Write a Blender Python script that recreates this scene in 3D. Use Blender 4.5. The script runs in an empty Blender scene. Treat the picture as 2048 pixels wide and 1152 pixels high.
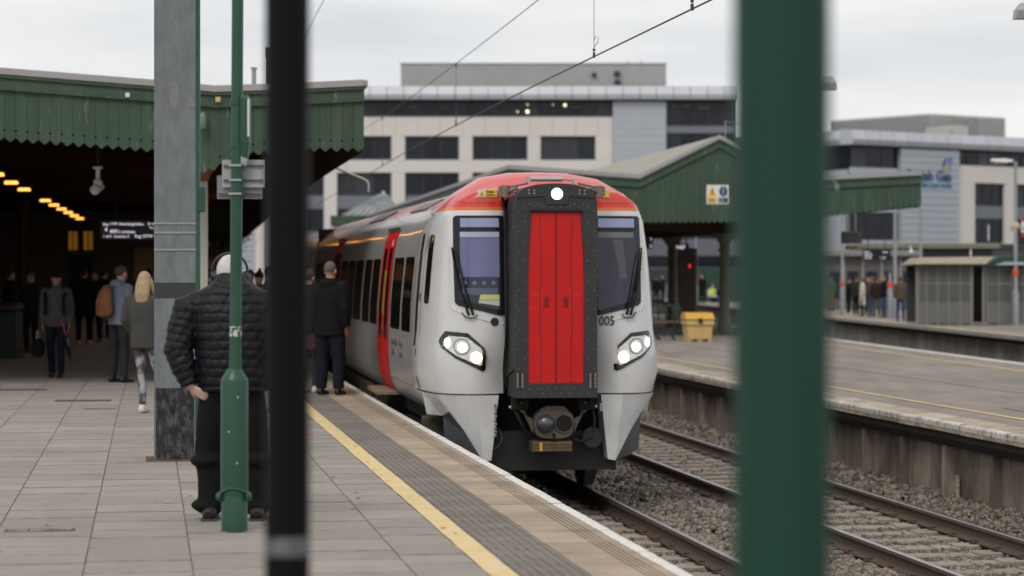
import bpy, bmesh, math, random
import numpy as np
from mathutils import Vector, Matrix
from mathutils.bvhtree import BVHTree
R = math.radians
random.seed(7)
rng = np.random.default_rng(11)
sc = bpy.context.scene
col = sc.collection

# ------------------------------------------------------------------ camera
CAM_Z = 1.65
FPX = 4835.0                      # 85 mm on 36 mm, for a frame 2048 wide
cam_d = bpy.data.cameras.new('camera')
cam = bpy.data.objects.new('camera', cam_d)
col.objects.link(cam)
cam.location = (0, 0, CAM_Z)
cam.rotation_euler = (R(90), 0, 0)
cam_d.lens = 85.0
cam_d.sensor_width = 36.0
cam_d.shift_y = -30.0 / 2048.0
cam_d.clip_start = 0.1
cam_d.clip_end = 5000
cam_d.dof.use_dof = True
cam_d.dof.focus_distance = 20.8
cam_d.dof.aperture_fstop = 2.2
sc.camera = cam

# ------------------------------------------------------------------ sky
SUN_EL, SUN_AZ = 46.0, -22.0     # overcast; light comes from behind the camera, a little from the left
world = bpy.data.worlds.new('World')
sc.world = world
world.use_nodes = True
nt = world.node_tree
nt.nodes.clear()
def wn(t, **k):
    n = nt.nodes.new(t)
    for a, b in k.items():
        setattr(n, a, b)
    return n
w_out = wn('ShaderNodeOutputWorld')
w_bg = wn('ShaderNodeBackground')
w_bg.inputs['Strength'].default_value = 0.1
w_sky = wn('ShaderNodeTexSky', sky_type='NISHITA', sun_disc=False)
w_sky.sun_elevation = R(SUN_EL)
w_sky.sun_rotation = R(180 + SUN_AZ)
w_sky.air_density = 1.6
w_sky.dust_density = 3.0
w_tc = wn('ShaderNodeTexCoord')
w_map = wn('ShaderNodeMapping')
w_map.inputs['Scale'].default_value = (3.6, 3.6, 22.0)
w_map.inputs['Location'].default_value = (3.1, 0.4, 0.35)
w_noise = wn('ShaderNodeTexNoise')
w_noise.inputs['Scale'].default_value = 1.0
w_noise.inputs['Detail'].default_value = 5.0
w_noise.inputs['Roughness'].default_value = 0.52
w_ramp = wn('ShaderNodeValToRGB')
w_ramp.color_ramp.elements[0].position = 0.36
w_ramp.color_ramp.elements[0].color = (7.2, 7.45, 7.9, 1)
w_ramp.color_ramp.elements[1].position = 0.62
w_ramp.color_ramp.elements[1].color = (9.6, 9.6, 9.6, 1)
w_mix = wn('ShaderNodeMix', data_type='RGBA')
w_mix.inputs[0].default_value = 0.93
L = nt.links.new
L(w_tc.outputs['Generated'], w_map.inputs['Vector'])
L(w_map.outputs['Vector'], w_noise.inputs['Vector'])
L(w_noise.outputs['Fac'], w_ramp.inputs['Fac'])
L(w_sky.outputs['Color'], w_mix.inputs[6])
L(w_ramp.outputs['Color'], w_mix.inputs[7])
L(w_mix.outputs[2], w_bg.inputs['Color'])
L(w_bg.outputs['Background'], w_out.inputs['Surface'])

# ------------------------------------------------------------------ sun
sun_d = bpy.data.lights.new('sun', 'SUN')
sun_d.energy = 1.25
sun_d.angle = R(25)
sun_d.color = (1.0, 0.95, 0.88)
sun = bpy.data.objects.new('sun', sun_d)
col.objects.link(sun)
sun.rotation_euler = (R(90 - SUN_EL), 0, R(SUN_AZ))
sun.location = (-10, -30, 40)

# ------------------------------------------------------------------ exposure
sc.view_settings.view_transform = 'Standard'
sc.view_settings.look = 'None'
sc.view_settings.exposure = 0.0
sc.view_settings.gamma = 1.0
sc.view_settings.use_curve_mapping = False
sc.render.engine = 'CYCLES'
sc.cycles.use_denoising = True
sc.cycles.max_bounces = 6
sc.cycles.diffuse_bounces = 3
sc.cycles.glossy_bounces = 3
sc.cycles.transmission_bounces = 3
sc.cycles.transparent_max_bounces = 6
sc.cycles.caustics_reflective = False
sc.cycles.caustics_refractive = False
sc.cycles.sample_clamp_indirect = 4.0

# ------------------------------------------------------------------ places
def at(px, py, Y):
    """the point at distance Y that stands at that place of the photograph"""
    return Vector(((px - 1024) / FPX * Y, Y, CAM_Z + (546 - py) / FPX * Y))
def gnd(px, py, z=0.0):
    """the point of level ground z at that place of the photograph"""
    Y = (CAM_Z - z) * FPX / (py - 546)
    return Vector(((px - 1024) / FPX * Y, Y, z))
# the railway bends gently: s runs along the near platform edge, u to the right of it
def Xe(s):
    x = .996 - .1507 * (s - 13.16)
    if s > 27:
        d = min(s, 55) - 27
        x += .0004 * d * d
    if s > 55:
        x += .0224 * (s - 55)
    return x
def slope(s):
    return -.1507 + .0008 * (min(max(s, 27), 55) - 27)
def F(s, u, z=0.0):
    m = slope(s); n = math.hypot(1, m)
    return Vector((Xe(s) + u / n, s - u * m / n, z))
def FM(s, u, z=0.0, rz=0.0):
    m = slope(s)
    return Matrix.Translation(F(s, u, z)) @ Matrix.Rotation(math.atan2(-m, 1) + rz, 4, 'Z')
def T3(x, y, z):
    return Matrix.Translation((x, y, z))
def RZ(a):
    return Matrix.Rotation(a, 4, 'Z')

# ------------------------------------------------------------------ mesh builder
class MB:
    def __init__(s):
        s.v = []; s.f = []; s.mi = []; s.sm = []
    def add(s, vs, fs, mi=0, smooth=False, M=None):
        o = len(s.v)
        for p in vs:
            p = Vector(p)
            s.v.append(tuple(M @ p) if M is not None else tuple(p))
        for f in fs:
            s.f.append([i + o for i in f]); s.mi.append(mi); s.sm.append(smooth)
        return s
    def box(s, x0, x1, y0, y1, z0, z1, mi=0, M=None):
        v = [(x0,y0,z0),(x1,y0,z0),(x1,y1,z0),(x0,y1,z0),(x0,y0,z1),(x1,y0,z1),(x1,y1,z1),(x0,y1,z1)]
        f = [(0,3,2,1),(4,5,6,7),(0,1,5,4),(1,2,6,5),(2,3,7,6),(3,0,4,7)]
        return s.add(v, f, mi, False, M)
    def cham(s, x0, x1, y0, y1, z0, z1, c=.003, mi=0, M=None):
        """box with its top edges chamfered"""
        v = [(x0,y0,z0),(x1,y0,z0),(x1,y1,z0),(x0,y1,z0),(x0,y0,z1-c),(x1,y0,z1-c),(x1,y1,z1-c),(x0,y1,z1-c),
             (x0+c,y0+c,z1),(x1-c,y0+c,z1),(x1-c,y1-c,z1),(x0+c,y1-c,z1)]
        f = [(0,3,2,1),(0,1,5,4),(1,2,6,5),(2,3,7,6),(3,0,4,7),(4,5,9,8),(5,6,10,9),(6,7,11,10),(7,4,8,11),(8,9,10,11)]
        return s.add(v, f, mi, False, M)
    def loft(s, rings, mi=0, smooth=True, caps=True, closed=True, M=None):
        n = len(rings[0]); v = [p for r in rings for p in r]; f = []
        for a in range(len(rings) - 1):
            for i in range(n if closed else n - 1):
                j = (i + 1) % n
                f.append((a*n+i, a*n+j, (a+1)*n+j, (a+1)*n+i))
        s.add(v, f, mi, smooth, M)
        if caps:
            s.add(rings[0], [tuple(range(n))[::-1]], mi, False, M)
            s.add(rings[-1], [tuple(range(n))], mi, False, M)
        return s
    def tube(s, pts, r, n=8, mi=0, caps=True, M=None, ref=None):
        """r: one radius, a list of radii, or a list of (ra, rb)"""
        pts = [Vector(p) for p in pts]
        if not isinstance(r, (list, tuple)):
            r = [r] * len(pts)
        rings = []; a = None
        for i, p in enumerate(pts):
            if i == 0: t = pts[1] - pts[0]
            elif i == len(pts) - 1: t = pts[-1] - pts[-2]
            else: t = (pts[i+1] - p).normalized() + (p - pts[i-1]).normalized()
            t.normalize()
            if a is None:
                h = Vector(ref) if ref else (Vector((1,0,0)) if abs(t.x) < .9 else Vector((0,1,0)))
                a = (h - t * h.dot(t)).normalized()
            else:
                a = (a - t * a.dot(t)).normalized()
            b = t.cross(a)
            ra, rb = r[i] if isinstance(r[i], (list, tuple)) else (r[i], r[i])
            rings.append([p + a * (ra * math.cos(2*math.pi*k/n)) + b * (rb * math.sin(2*math.pi*k/n)) for k in range(n)])
        return s.loft(rings, mi, True, caps, True, M)
    def cyl(s, p0, p1, r0, r1=None, n=14, mi=0, M=None):
        return s.tube([p0, p1], [r0, r0 if r1 is None else r1], n, mi, True, M)
    def ball(s, c, r, nu=14, nv=9, mi=0, M=None):
        r = r if isinstance(r, (list, tuple)) else (r, r, r)
        rings = []
        for j in range(nv + 1):
            a = math.pi * (j / nv)
            a = min(max(a, .02), math.pi - .02)
            rings.append([(c[0] + r[0]*math.sin(a)*math.cos(2*math.pi*i/nu), c[1] + r[1]*math.sin(a)*math.sin(2*math.pi*i/nu), c[2] - r[2]*math.cos(a)) for i in range(nu)])
        return s.loft(rings, mi, True, True, True, M)
    def lathe(s, prof, n=16, mi=0, M=None, smooth=True):
        rings = [[(r*math.cos(2*math.pi*i/n), r*math.sin(2*math.pi*i/n), z) for i in range(n)] for r, z in prof]
        return s.loft(rings, mi, smooth, True, True, M)
    def prism(s, poly, a0, a1, axis='y', mi=0, M=None):
        """poly in the two other axes: y -> (x,z), z -> (x,y), x -> (y,z)"""
        def P(p, a):
            return {'y': (p[0], a, p[1]), 'z': (p[0], p[1], a), 'x': (a, p[0], p[1])}[axis]
        n = len(poly)
        v = [P(p, a0) for p in poly] + [P(p, a1) for p in poly]
        f = [tuple(range(n)), tuple(range(2*n-1, n-1, -1))] + [(i, i+n, (i+1) % n + n, (i+1) % n) for i in range(n)]
        return s.add(v, f, mi, False, M)
    def sweep(s, prof, ss, mi=0, smooth=False, closed=False, caps=False):
        """profile [(u, z)] carried along the bend"""
        rings = [[F(q, u, z) for u, z in prof] for q in ss]
        return s.loft(rings, mi, smooth, caps, closed)
    def mesh(s, name, mats, sharp=None):
        me = bpy.data.meshes.new(name)
        me.from_pydata(s.v, [], s.f)
        for m in (mats if isinstance(mats, (list, tuple)) else [mats]):
            me.materials.append(m)
        me.polygons.foreach_set('material_index', s.mi)
        me.polygons.foreach_set('use_smooth', s.sm)
        bm = bmesh.new(); bm.from_mesh(me)
        bmesh.ops.recalc_face_normals(bm, faces=bm.faces)
        bm.to_mesh(me); bm.free()
        me.update()
        if sharp is not None:
            bm = bmesh.new(); bm.from_mesh(me)
            bmesh.ops.remove_doubles(bm, verts=bm.verts, dist=1e-5)
            bmesh.ops.recalc_face_normals(bm, faces=bm.faces)
            bm.to_mesh(me); bm.free()
            me.polygons.foreach_set('use_smooth', [True] * len(me.polygons))
            me.set_sharp_from_angle(angle=R(sharp))
        return me
    def build(s, name, mats, parent=None, M=None, world=False, sharp=None, bevel=0):
        return put(name, s.mesh(name, mats, sharp), parent, M, world, bevel)

def put(name, me, parent=None, M=None, world=False, bevel=0):
    o = bpy.data.objects.new(name, me)
    col.objects.link(o)
    if M is not None:
        o.matrix_basis = M
    if parent is not None:
        o.parent = parent
        if world:
            p = parent; W = p.matrix_basis.copy()
            while p.parent is not None:
                W = p.parent.matrix_basis @ p.matrix_parent_inverse @ W; p = p.parent
            o.matrix_parent_inverse = W.inverted()
    if bevel:
        b = o.modifiers.new('bevel', 'BEVEL'); b.width = bevel; b.segments = 2; b.limit_method = 'ANGLE'; b.angle_limit = R(40)
    return o
def tag(o, label=None, cat=None, group=None, kind=None):
    if label: o['label'] = label
    if cat: o['category'] = cat
    if group: o['group'] = group
    if kind: o['kind'] = kind
    return o
def thing(name, label, cat, M=None, group=None):
    o = bpy.data.objects.new(name, None)
    o.empty_display_size = .2
    col.objects.link(o)
    if M is not None:
        o.matrix_basis = M
    return tag(o, label, cat, group)

# ------------------------------------------------------------------ materials
_m = {}
def mat(name, c, rough=.6, metal=0.0, spec=.5, noise=None, bump=None, rand=0.0, emit=0.0, coat=0.0, blotch=None, pos_scale=(1,1,1)):
    """noise=(scale, amount) mottles the colour; blotch=(scale, level, colour, softness) lays patches of wear of another colour"""
    if name in _m:
        return _m[name]
    m = bpy.data.materials.new(name); m.use_nodes = True
    t = m.node_tree; N = t.nodes; K = t.links.new
    b = N['Principled BSDF']
    b.inputs['Roughness'].default_value = rough
    b.inputs['Metallic'].default_value = metal
    b.inputs['Specular IOR Level'].default_value = spec
    b.inputs['Coat Weight'].default_value = coat
    b.inputs['Coat Roughness'].default_value = .08
    rgb = N.new('ShaderNodeRGB'); rgb.outputs[0].default_value = (*c, 1)
    out = rgb.outputs[0]
    geo = N.new('ShaderNodeNewGeometry')
    mp = N.new('ShaderNodeMapping'); mp.inputs['Scale'].default_value = pos_scale
    K(geo.outputs['Position'], mp.inputs['Vector'])
    P = mp.outputs['Vector']
    def mul(a, val):
        x = N.new('ShaderNodeMix'); x.data_type = 'RGBA'; x.blend_type = 'MULTIPLY'; x.inputs[0].default_value = 1
        K(a, x.inputs[6]); K(val, x.inputs[7]); return x.outputs[2]
    def ranged(src, lo, hi, a=0.0, bb=1.0):
        r = N.new('ShaderNodeMapRange'); r.inputs[1].default_value = a; r.inputs[2].default_value = bb
        r.inputs[3].default_value = lo; r.inputs[4].default_value = hi; K(src, r.inputs[0]); return r.outputs[0]
    def noi(scale, det=6.0, ro=.6):
        n = N.new('ShaderNodeTexNoise'); n.inputs['Scale'].default_value = scale; n.inputs['Detail'].default_value = det
        n.inputs['Roughness'].default_value = ro; K(P, n.inputs['Vector']); return n.outputs['Fac']
    if noise:
        out = mul(out, ranged(noi(noise[0]), 1 - noise[1], 1 + noise[1], .25, .75))
        out = mul(out, ranged(noi(noise[0] * 9, 4, .7), 1 - noise[1] * .6, 1 + noise[1] * .6, .25, .75))
    if rand:
        oi = N.new('ShaderNodeObjectInfo')
        out = mul(out, ranged(oi.outputs['Random'], 1 - rand, 1 + rand))
    if blotch:
        sft = blotch[3] if len(blotch) > 3 else .04
        f = ranged(noi(blotch[0], 8, .65), 0, 1, blotch[1] - sft, blotch[1] + sft)
        x = N.new('ShaderNodeMix'); x.data_type = 'RGBA'
        K(f, x.inputs[0]); K(out, x.inputs[6]); x.inputs[7].default_value = (*blotch[2], 1)
        out = x.outputs[2]
    K(out, b.inputs['Base Color'])
    if bump:
        bp = N.new('ShaderNodeBump'); bp.inputs['Strength'].default_value = bump[1]; bp.inputs['Distance'].default_value = bump[2] if len(bump) > 2 else .01
        K(noi(bump[0], 5), bp.inputs['Height']); K(bp.outputs['Normal'], b.inputs['Normal'])
    if emit:
        b.inputs['Emission Color'].default_value = (*c, 1); b.inputs['Emission Strength'].default_value = emit
    _m[name] = m
    return m

M_slab = mat('slab concrete', (.315, .282, .247), .9, spec=.25, noise=(2.2, .13), bump=(160, .25, .004), rand=.10, blotch=(1.1, .66, (.24, .205, .175), .14))
M_joint = mat('joint dirt', (.215, .183, .145), .95, noise=(6, .3))
M_tactile = mat('tactile concrete', (.20, .178, .152), .85, spec=.3, noise=(5, .2), rand=.10, bump=(140, .3, .004))
M_coping = mat('sandstone coping', (.40, .308, .225), .85, spec=.25, noise=(2.5, .18), rand=.11, bump=(120, .25, .004), blotch=(1.3, .57, (.27, .23, .185), .12))
M_white_edge = mat('worn white paint', (.70, .67, .62), .7, noise=(5, .1), blotch=(9, .62, (.40, .36, .31), .06), bump=(60, .5, .006))
M_yellow = mat('worn yellow paint', (.74, .545, .235), .7, spec=.25, noise=(5, .2), blotch=(5, .55, (.64, .53, .36), .09), bump=(60, .35, .006), pos_scale=(1, .8, 1))
M_asphalt = mat('platform asphalt', (.25, .215, .175), .85, noise=(.9, .22), bump=(120, .3, .004), blotch=(.5, .58, (.16, .14, .125), .12), pos_scale=(1.8, .5, 1))
M_wallcon = mat('stained concrete', (.27, .23, .185), .9, spec=.2, noise=(2.5, .3), rand=.36, bump=(30, .4, .01), blotch=(.9, .54, (.10, .083, .066), .12), pos_scale=(1.6, 1.6, .8))
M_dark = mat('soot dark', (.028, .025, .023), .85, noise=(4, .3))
M_soil = mat('ballast bed', (.11, .095, .08), .95, noise=(9, .4), bump=(30, 1, .03))
M_sleeper = mat('sleeper concrete', (.31, .265, .215), .85, noise=(6, .2), rand=.14, blotch=(6, .58, (.16, .12, .09), .08), bump=(80, .3, .004))
M_railside = mat('rusty rail', (.085, .055, .04), .75, noise=(20, .25))
M_railtop = mat('polished rail head', (.42, .40, .39), .28, metal=1.0)
M_clip = mat('rail clip rust', (.075, .05, .036), .7, noise=(30, .3))
M_green = mat('station green paint', (.053, .090, .059), .6, spec=.25, noise=(1.2, .20), rand=.10, blotch=(5, .655, (.19, .21, .17), .035), pos_scale=(3.0, 3.0, .42), bump=(20, .15, .004))
M_green2 = mat('green gloss paint', (.014, .070, .040), .36, noise=(3, .12), blotch=(11, .76, (.45, .46, .42), .01))
M_nearpost = mat('green post paint', (.012, .053, .036), .5, spec=.2)
M_black = mat('black post paint', (.004, .004, .006), .5, spec=.12)
M_capping = mat('lead grey capping', (.34, .33, .33), .6, noise=(2, .1))
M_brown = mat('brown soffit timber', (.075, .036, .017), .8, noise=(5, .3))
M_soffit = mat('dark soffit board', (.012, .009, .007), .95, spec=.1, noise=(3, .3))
M_rust = mat('rusty zinc', (.28, .12, .05), .8, noise=(8, .3))
M_roof = mat('corrugated roof sheet', (.33, .30, .25), .7, noise=(2, .12), blotch=(1.2, .6, (.30, .27, .21), .1))
M_galv = mat('galvanised steel', (.20, .225, .24), .5, metal=.25, noise=(3, .12), blotch=(8, .60, (.34, .365, .38), .10))
M_galv2 = mat('plain galvanised', (.30, .32, .34), .5, metal=.4, noise=(5, .12))
M_cream = mat('cream stanchion paint', (.55, .52, .44), .6, noise=(5, .06))
M_signback = mat('sign back aluminium', (.36, .38, .38), .5, metal=.2, noise=(6, .08))
M_signback2 = mat('sign back grey', (.20, .21, .22), .5, noise=(6, .08))
M_steel = mat('steel', (.45, .45, .46), .35, metal=.9)
M_stone = mat('pale stone cladding', (.69, .655, .615), .8, spec=.2, noise=(.25, .05), bump=(2, .1, .02))
M_bclad = mat('grey metal cladding', (.42, .45, .50), .5, metal=.1, noise=(.3, .05))
M_bcornice = mat('cornice aluminium', (.50, .52, .56), .45, metal=.1, noise=(.4, .06), rand=.04)
M_bpent = mat('rooftop louvre cladding', (.50, .49, .48), .6, noise=(.4, .08))
M_bglass = mat('office glazing', (.011, .014, .023), .12, spec=.32, noise=(.18, .6), rand=.5)
M_bglass2 = mat('office glazing with blind', (.045, .048, .058), .2, spec=.3, noise=(.3, .4), rand=.4)
M_bframe = mat('dark window frame', (.03, .034, .042), .5)
M_spandrel = mat('grey spandrel', (.17, .185, .22), .45)
M_ceil = mat('office ceiling light', (1.0, .86, .50), emit=2.2)
M_lamp = mat('warm tube lamp', (1.0, .42, .07), emit=2.6)
M_strip = mat('amber strip tube', (1.0, .40, .06), emit=7.0)
M_winlit = mat('lit amber window', (1.0, .46, .05), emit=.09)
M_wirew = mat('overhead wire', (.05, .06, .06), .6)
M_wood = mat('weathered wood', (.12, .085, .06), .8, noise=(5, .3))
M_gritbin = mat('grit bin yellow plastic', (.62, .44, .17), .6, noise=(3, .08))
M_gritlid = mat('grit bin lid', (.62, .34, .05), .6)
M_greyp = mat('shelter grey panel', (.15, .152, .155), .6, noise=(2, .1))
M_sheltroof = mat('shelter roof', (.33, .28, .20), .8, noise=(3, .15))
M_shelframe = mat('shelter frame', (.22, .21, .20), .6)
M_led = mat('display lit text', (.86, .80, .92), emit=1.0)
M_screen = mat('display black', (.004, .004, .005), .3)
M_whitep = mat('white plastic', (.72, .72, .70), .5)
M_orange = mat('orange band', (.75, .10, .03), .6)
M_redlight = mat('red signal lamp', (1.0, .03, .02), emit=1.2)
M_brickw = mat('glazed station wall', (.13, .09, .055), .6, spec=.2, noise=(3, .2))
M_hoard = mat('green hoarding', (.018, .055, .042), .7)
M_darkbld = mat('dark building cladding', (.055, .058, .066), .7, noise=(.5, .1))
M_clear = mat('shelter pane', (.035, .05, .045), .15, spec=.3)
# ================================================================== ground, platforms, track
def frange(a, b, d):
    n = max(1, int(round((b - a) / d)))
    return [a + (b - a) * i / n for i in range(n + 1)]
RAIL_Z = -.915
BED_Z = -1.10
g = MB().add([(-900,-200,BED_Z-.02),(900,-200,BED_Z-.02),(900,1500,BED_Z-.02),(-900,1500,BED_Z-.02)], [(0,1,2,3)])
tag(g.build('ground', M_soil), kind='structure')

# ---- near platform
plat_root = thing('platform', None, None, FM(13, -3, 0))
del_keys = [k for k in plat_root.keys()]
tag(plat_root, 'paved near platform with yellow line and tan coping stones', None, None, 'structure')
SP = frange(-8, 180, 3.0)
mb = MB().sweep([(-.06, -1.13), (-.06, -.008), (-22, -.008), (-22, -1.13)], SP, closed=True, caps=True)
mb.build('platform_bed', M_joint, plat_root, world=True)
COLS = [(-1.495, -1.10)] + [(-1.5 - .6*(k+1) + .005, -1.5 - .6*k) for k in range(7)]
ROW = .545
slab_meshes = {}
M_slabedge = mat('slab edge grime', (.225, .193, .162), .95, spec=.2, noise=(9, .45), blotch=(7, .52, (.315, .275, .235), .08))
def slab_mesh(w, l, key, m, th=.03):
    if key not in slab_meshes:
        e = .016
        q = MB().cham(-w/2, w/2, -l/2 + e, l/2 - e, -th, 0, .0005)
        q.cham(-w/2, w/2, -l/2, -l/2 + e, -th, -.0002, .002, 1); q.cham(-w/2, w/2, l/2 - e, l/2, -th, -.0002, .002, 1)
        slab_meshes[key] = q.mesh('paving_slab', [m, M_slabedge])
    return slab_meshes[key]
jobs = []
for ci, (u0, u1) in enumerate(COLS):
    s0 = 11.6 + [.0, .21, .33, .08, .41, .18, .29, .05][ci]
    while s0 < 41.4:
        ln = random.choice((.44, .545, .545, .545, .62, .70))
        px = 1024 + FPX * F(s0 + ln, u1).x / (s0 + ln)
        jobs.append((s0, u0, u1, px > -20, ln)); s0 += ln
jobs.sort(key=lambda j: j[0] + (0 if j[3] else 100))
rest = MB()
for n, (s0, u0, u1, vis, ln) in enumerate(jobs):
    w = u1 - u0 - .004; l = ln - .015
    jz = random.uniform(-.002, .002); ja = random.uniform(-.005, .005)
    Mx = FM(s0 + ln/2, (u0 + u1) / 2, jz, ja)
    if n < 292:
        put('paving_slab', slab_mesh(w, l, (round(w, 3), ln), M_slab), plat_root, Mx, True)
    else:
        rest.cham(-w/2, w/2, -l/2, l/2, -.03, 0, .003, 0, Mx)
# further slabs: behind the camera, far along the platform and towards its back
for s0 in frange(-8, 11.6, ROW)[:-1]:
    for u0, u1 in COLS:
        rest.box(-.27, .27, -.265, .265, -.03, -.001, 0, FM(s0 + .27, (u0+u1)/2, 0)) if u1 - u0 > .5 else rest.box(-.19, .19, -.265, .265, -.03, -.001, 0, FM(s0 + .27, (u0+u1)/2, 0))
rest.sweep([(-5.705, -.001), (-21.9, -.001)], frange(-8, 180, 2.5))
rest.sweep([(-1.10, -.001), (-5.695, -.001)], frange(42.0, 180, 2.5))
tag(rest.build('paving_slab_field', M_slab, plat_root, world=True), kind='stuff')

# tactile strip: pavers with raised bars
tw, tl = .40, .40
tm = MB().cham(-tw/2, tw/2, -tl/2+.002, tl/2-.002, -.03, -.003, .002)
for k in range(7):
    x = -tw/2 + .03 + k * .0567
    for q in range(5):
        y = -tl/2 + .006 + q * .079 + (.02 if k % 2 else 0)
        if y + .06 > tl/2: continue
        tm.cham(x - .011, x + .011, y, y + .06, -.003, .0035, .0025)
tmesh = tm.mesh('tactile_paver', M_tactile)
far_t = MB()
s0 = 11.6; n = 0
while s0 < 46:
    put('tactile_paver', tmesh, plat_root, FM(s0 + .2, -.747, random.uniform(-.001, .001)), True)
    s0 += .402; n += 1
far_t.sweep([(-.948, -.002), (-.547, -.002)], frange(46, 180, 3)); far_t.sweep([(-.948, -.002), (-.547, -.002)], frange(-8, 11.6, 3))
far_t.build('tactile_strip', M_tactile, plat_root, world=True)

# coping stones with four grooves, white painted nosing
prof = [(-.545, -.03), (-.545, -.002), (-.542, 0)]
for gu in (-.255, -.222, -.189, -.156):
    prof += [(gu - .0075, 0), (gu - .006, -.014), (gu + .006, -.014), (gu + .0075, 0)]
prof += [(-.088, 0), (-.012, 0), (0, -.012), (0, -.10), (-.05, -.11)]
cl = .60
cmsh = []
for v in range(3):
    cm = MB(); rr = [[(u, y, z) for u, z in prof] for y in (-cl/2 + .003, cl/2 - .003)]
    cm.loft(rr, 0, False, True, True)
    cmsh.append(cm.mesh('coping_stone', M_coping))
emsh = []
for v in range(4):
    em = MB(); ys = [-cl/2 - .001 + (cl + .002) * i / 8 for i in range(9)]
    rr = []
    for y in ys:
        e_ = 0 if abs(y) > cl/2 - .02 else 1
        j = random.uniform(-.006, .006)*e_; h = random.uniform(0, .003)*e_
        rr.append([(-.092 + j, y, .002), (-.055 + j*.5, y, .004 + h), (-.014, y, .004 + h), (.004 + h, y, -.010), (.004 + j*.4, y, -.045), (.003, y, -.085)])
    em.loft(rr, 0, True, False, False)
    emsh.append(em.mesh('white_nosing', M_white_edge))
s0 = 11.3; n = 0
while s0 < 60:
    Mx = FM(s0 + cl/2, 0, random.uniform(-.002, .002))
    put('coping_stone', cmsh[n % 3], plat_root, Mx, True)
    put('white_nosing', random.choice(emsh), plat_root, Mx, True)
    s0 += cl; n += 1
fc = MB(); fc.sweep([(-.545, -.002), (-.09, -.002)], frange(60, 180, 3)); fc.sweep([(-.545, -.002), (-.09, -.002)], frange(-8, 11.3, 3))
fc.build('coping_run', M_coping, plat_root, world=True)
fc = MB(); fc.sweep([(-.09, .002), (0, .002), (.003, -.1)], frange(60, 180, 3)); fc.sweep([(-.09, .002), (0, .002), (.003, -.1)], frange(-8, 11.3, 3))
fc.build('white_nosing_run', M_white_edge, plat_root, world=True)
yl = MB(); rr = []
for s in frange(-8, 180, .3):
    j = random.uniform(-.004, .004)
    rr.append([F(s, -1.10 + j, .003), F(s, -1.0275, .0055), F(s, -.951 + random.uniform(-.003, .003), .003)])
yl.loft(rr, 0, True, False, False)
yl.build('yellow_line', M_yellow, plat_root, world=True)
# grey worn scrapes in the yellow paint
sc_mb = MB()
for k in range(18):
    s = random.uniform(12.6, 26); u = random.uniform(-1.085, -.97); w = random.uniform(.002, .006); l = random.uniform(.03, .09)
    p = [(u + (w + random.uniform(-.004, .004)) * math.cos(a) , s + l * math.sin(a) * random.uniform(.7, 1.2)) for a in np.linspace(0, 2*math.pi, 8)[:-1]]
    sc_mb.add([F(b, a, .0085) for a, b in p], [tuple(range(7))])
gs = MB()
for k in range(150):
    s = random.uniform(12.6, 33); u = random.uniform(-5.2, -.1)
    r_ = random.choice((.010, .014, .02)) * (1 + (s - 13) * .03)
    gs.add([F(s + r_*math.sin(a)*random.uniform(.7, 1.1), u + r_*math.cos(a)*random.uniform(.7, 1.1), .0075) for a in np.linspace(0, 6.28, 8)[:-1]], [tuple(range(7))], 0 if random.random() < .7 else 1)
tag(gs.build('gum_spots', [mat('old gum', (.10, .088, .075), .9), mat('pale speck', (.52, .49, .44), .9)], plat_root, world=True), kind='stuff')
M_scrape = mat('worn through paint', (.46, .35, .21), .85, noise=(20, .3))
tag(sc_mb.build('worn_patches', M_scrape, plat_root, world=True), kind='stuff')

# covers let into the paving
def cover(px0, px1, py, name, label, mt, mt2, depth, z=.003):
    a = gnd(px0, py); b = gnd(px1, py)
    w = (b - a).length; c = (a + b) / 2
    t = thing(name, label, 'cover', Matrix.Translation((c.x, c.y, 0)) @ RZ(R(8.6)))
    MB().cham(-w/2, w/2, -depth/2, depth/2, 0, z, .002).build('frame', mt, t)
    nb = 3
    for k in range(nb):
        x0 = -w/2 + .02 + k * (w - .04) / nb
        MB().cham(x0 + .006, x0 + (w - .04)/nb - .006, -depth/2 + .02, depth/2 - .02, z, z + .004, .002).build('plate', mt2, t)
M_cast = mat('worn cast iron', (.14, .13, .125), .5, metal=.4, noise=(8, .4), blotch=(5, .55, (.30, .29, .28), .1))
M_castr = mat('rusted cover', (.10, .065, .045), .8, noise=(8, .3))
cover(10, 150, 1061, 'drain_cover', 'worn silver drain cover nearest the camera in the paving', M_castr, M_cast, .17)
cover(110, 222, 801.5, 'drain_cover', 'rusty brown drain cover beside the thin grey one', M_castr, M_castr, .34)
cover(-20, 92, 780, 'drain_cover', 'rusty brown drain cover at the left edge by the canopy', M_castr, M_castr, .34)
cover(166, 232, 818, 'drain_cover', 'thin grey drain slot in the paving near the woman', M_cast, M_cast, .16)
rd = MB(); c = gnd(606, 868)
rd.cham(-.07, .07, -.12, .12, .001, .005, .002, 0, Matrix.Translation((c.x, c.y, 0)) @ RZ(R(8.6)))
tag(rd.build('floor_marker', M_orange), 'small red marker painted on the paving left of yellow line', 'marker')

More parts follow.
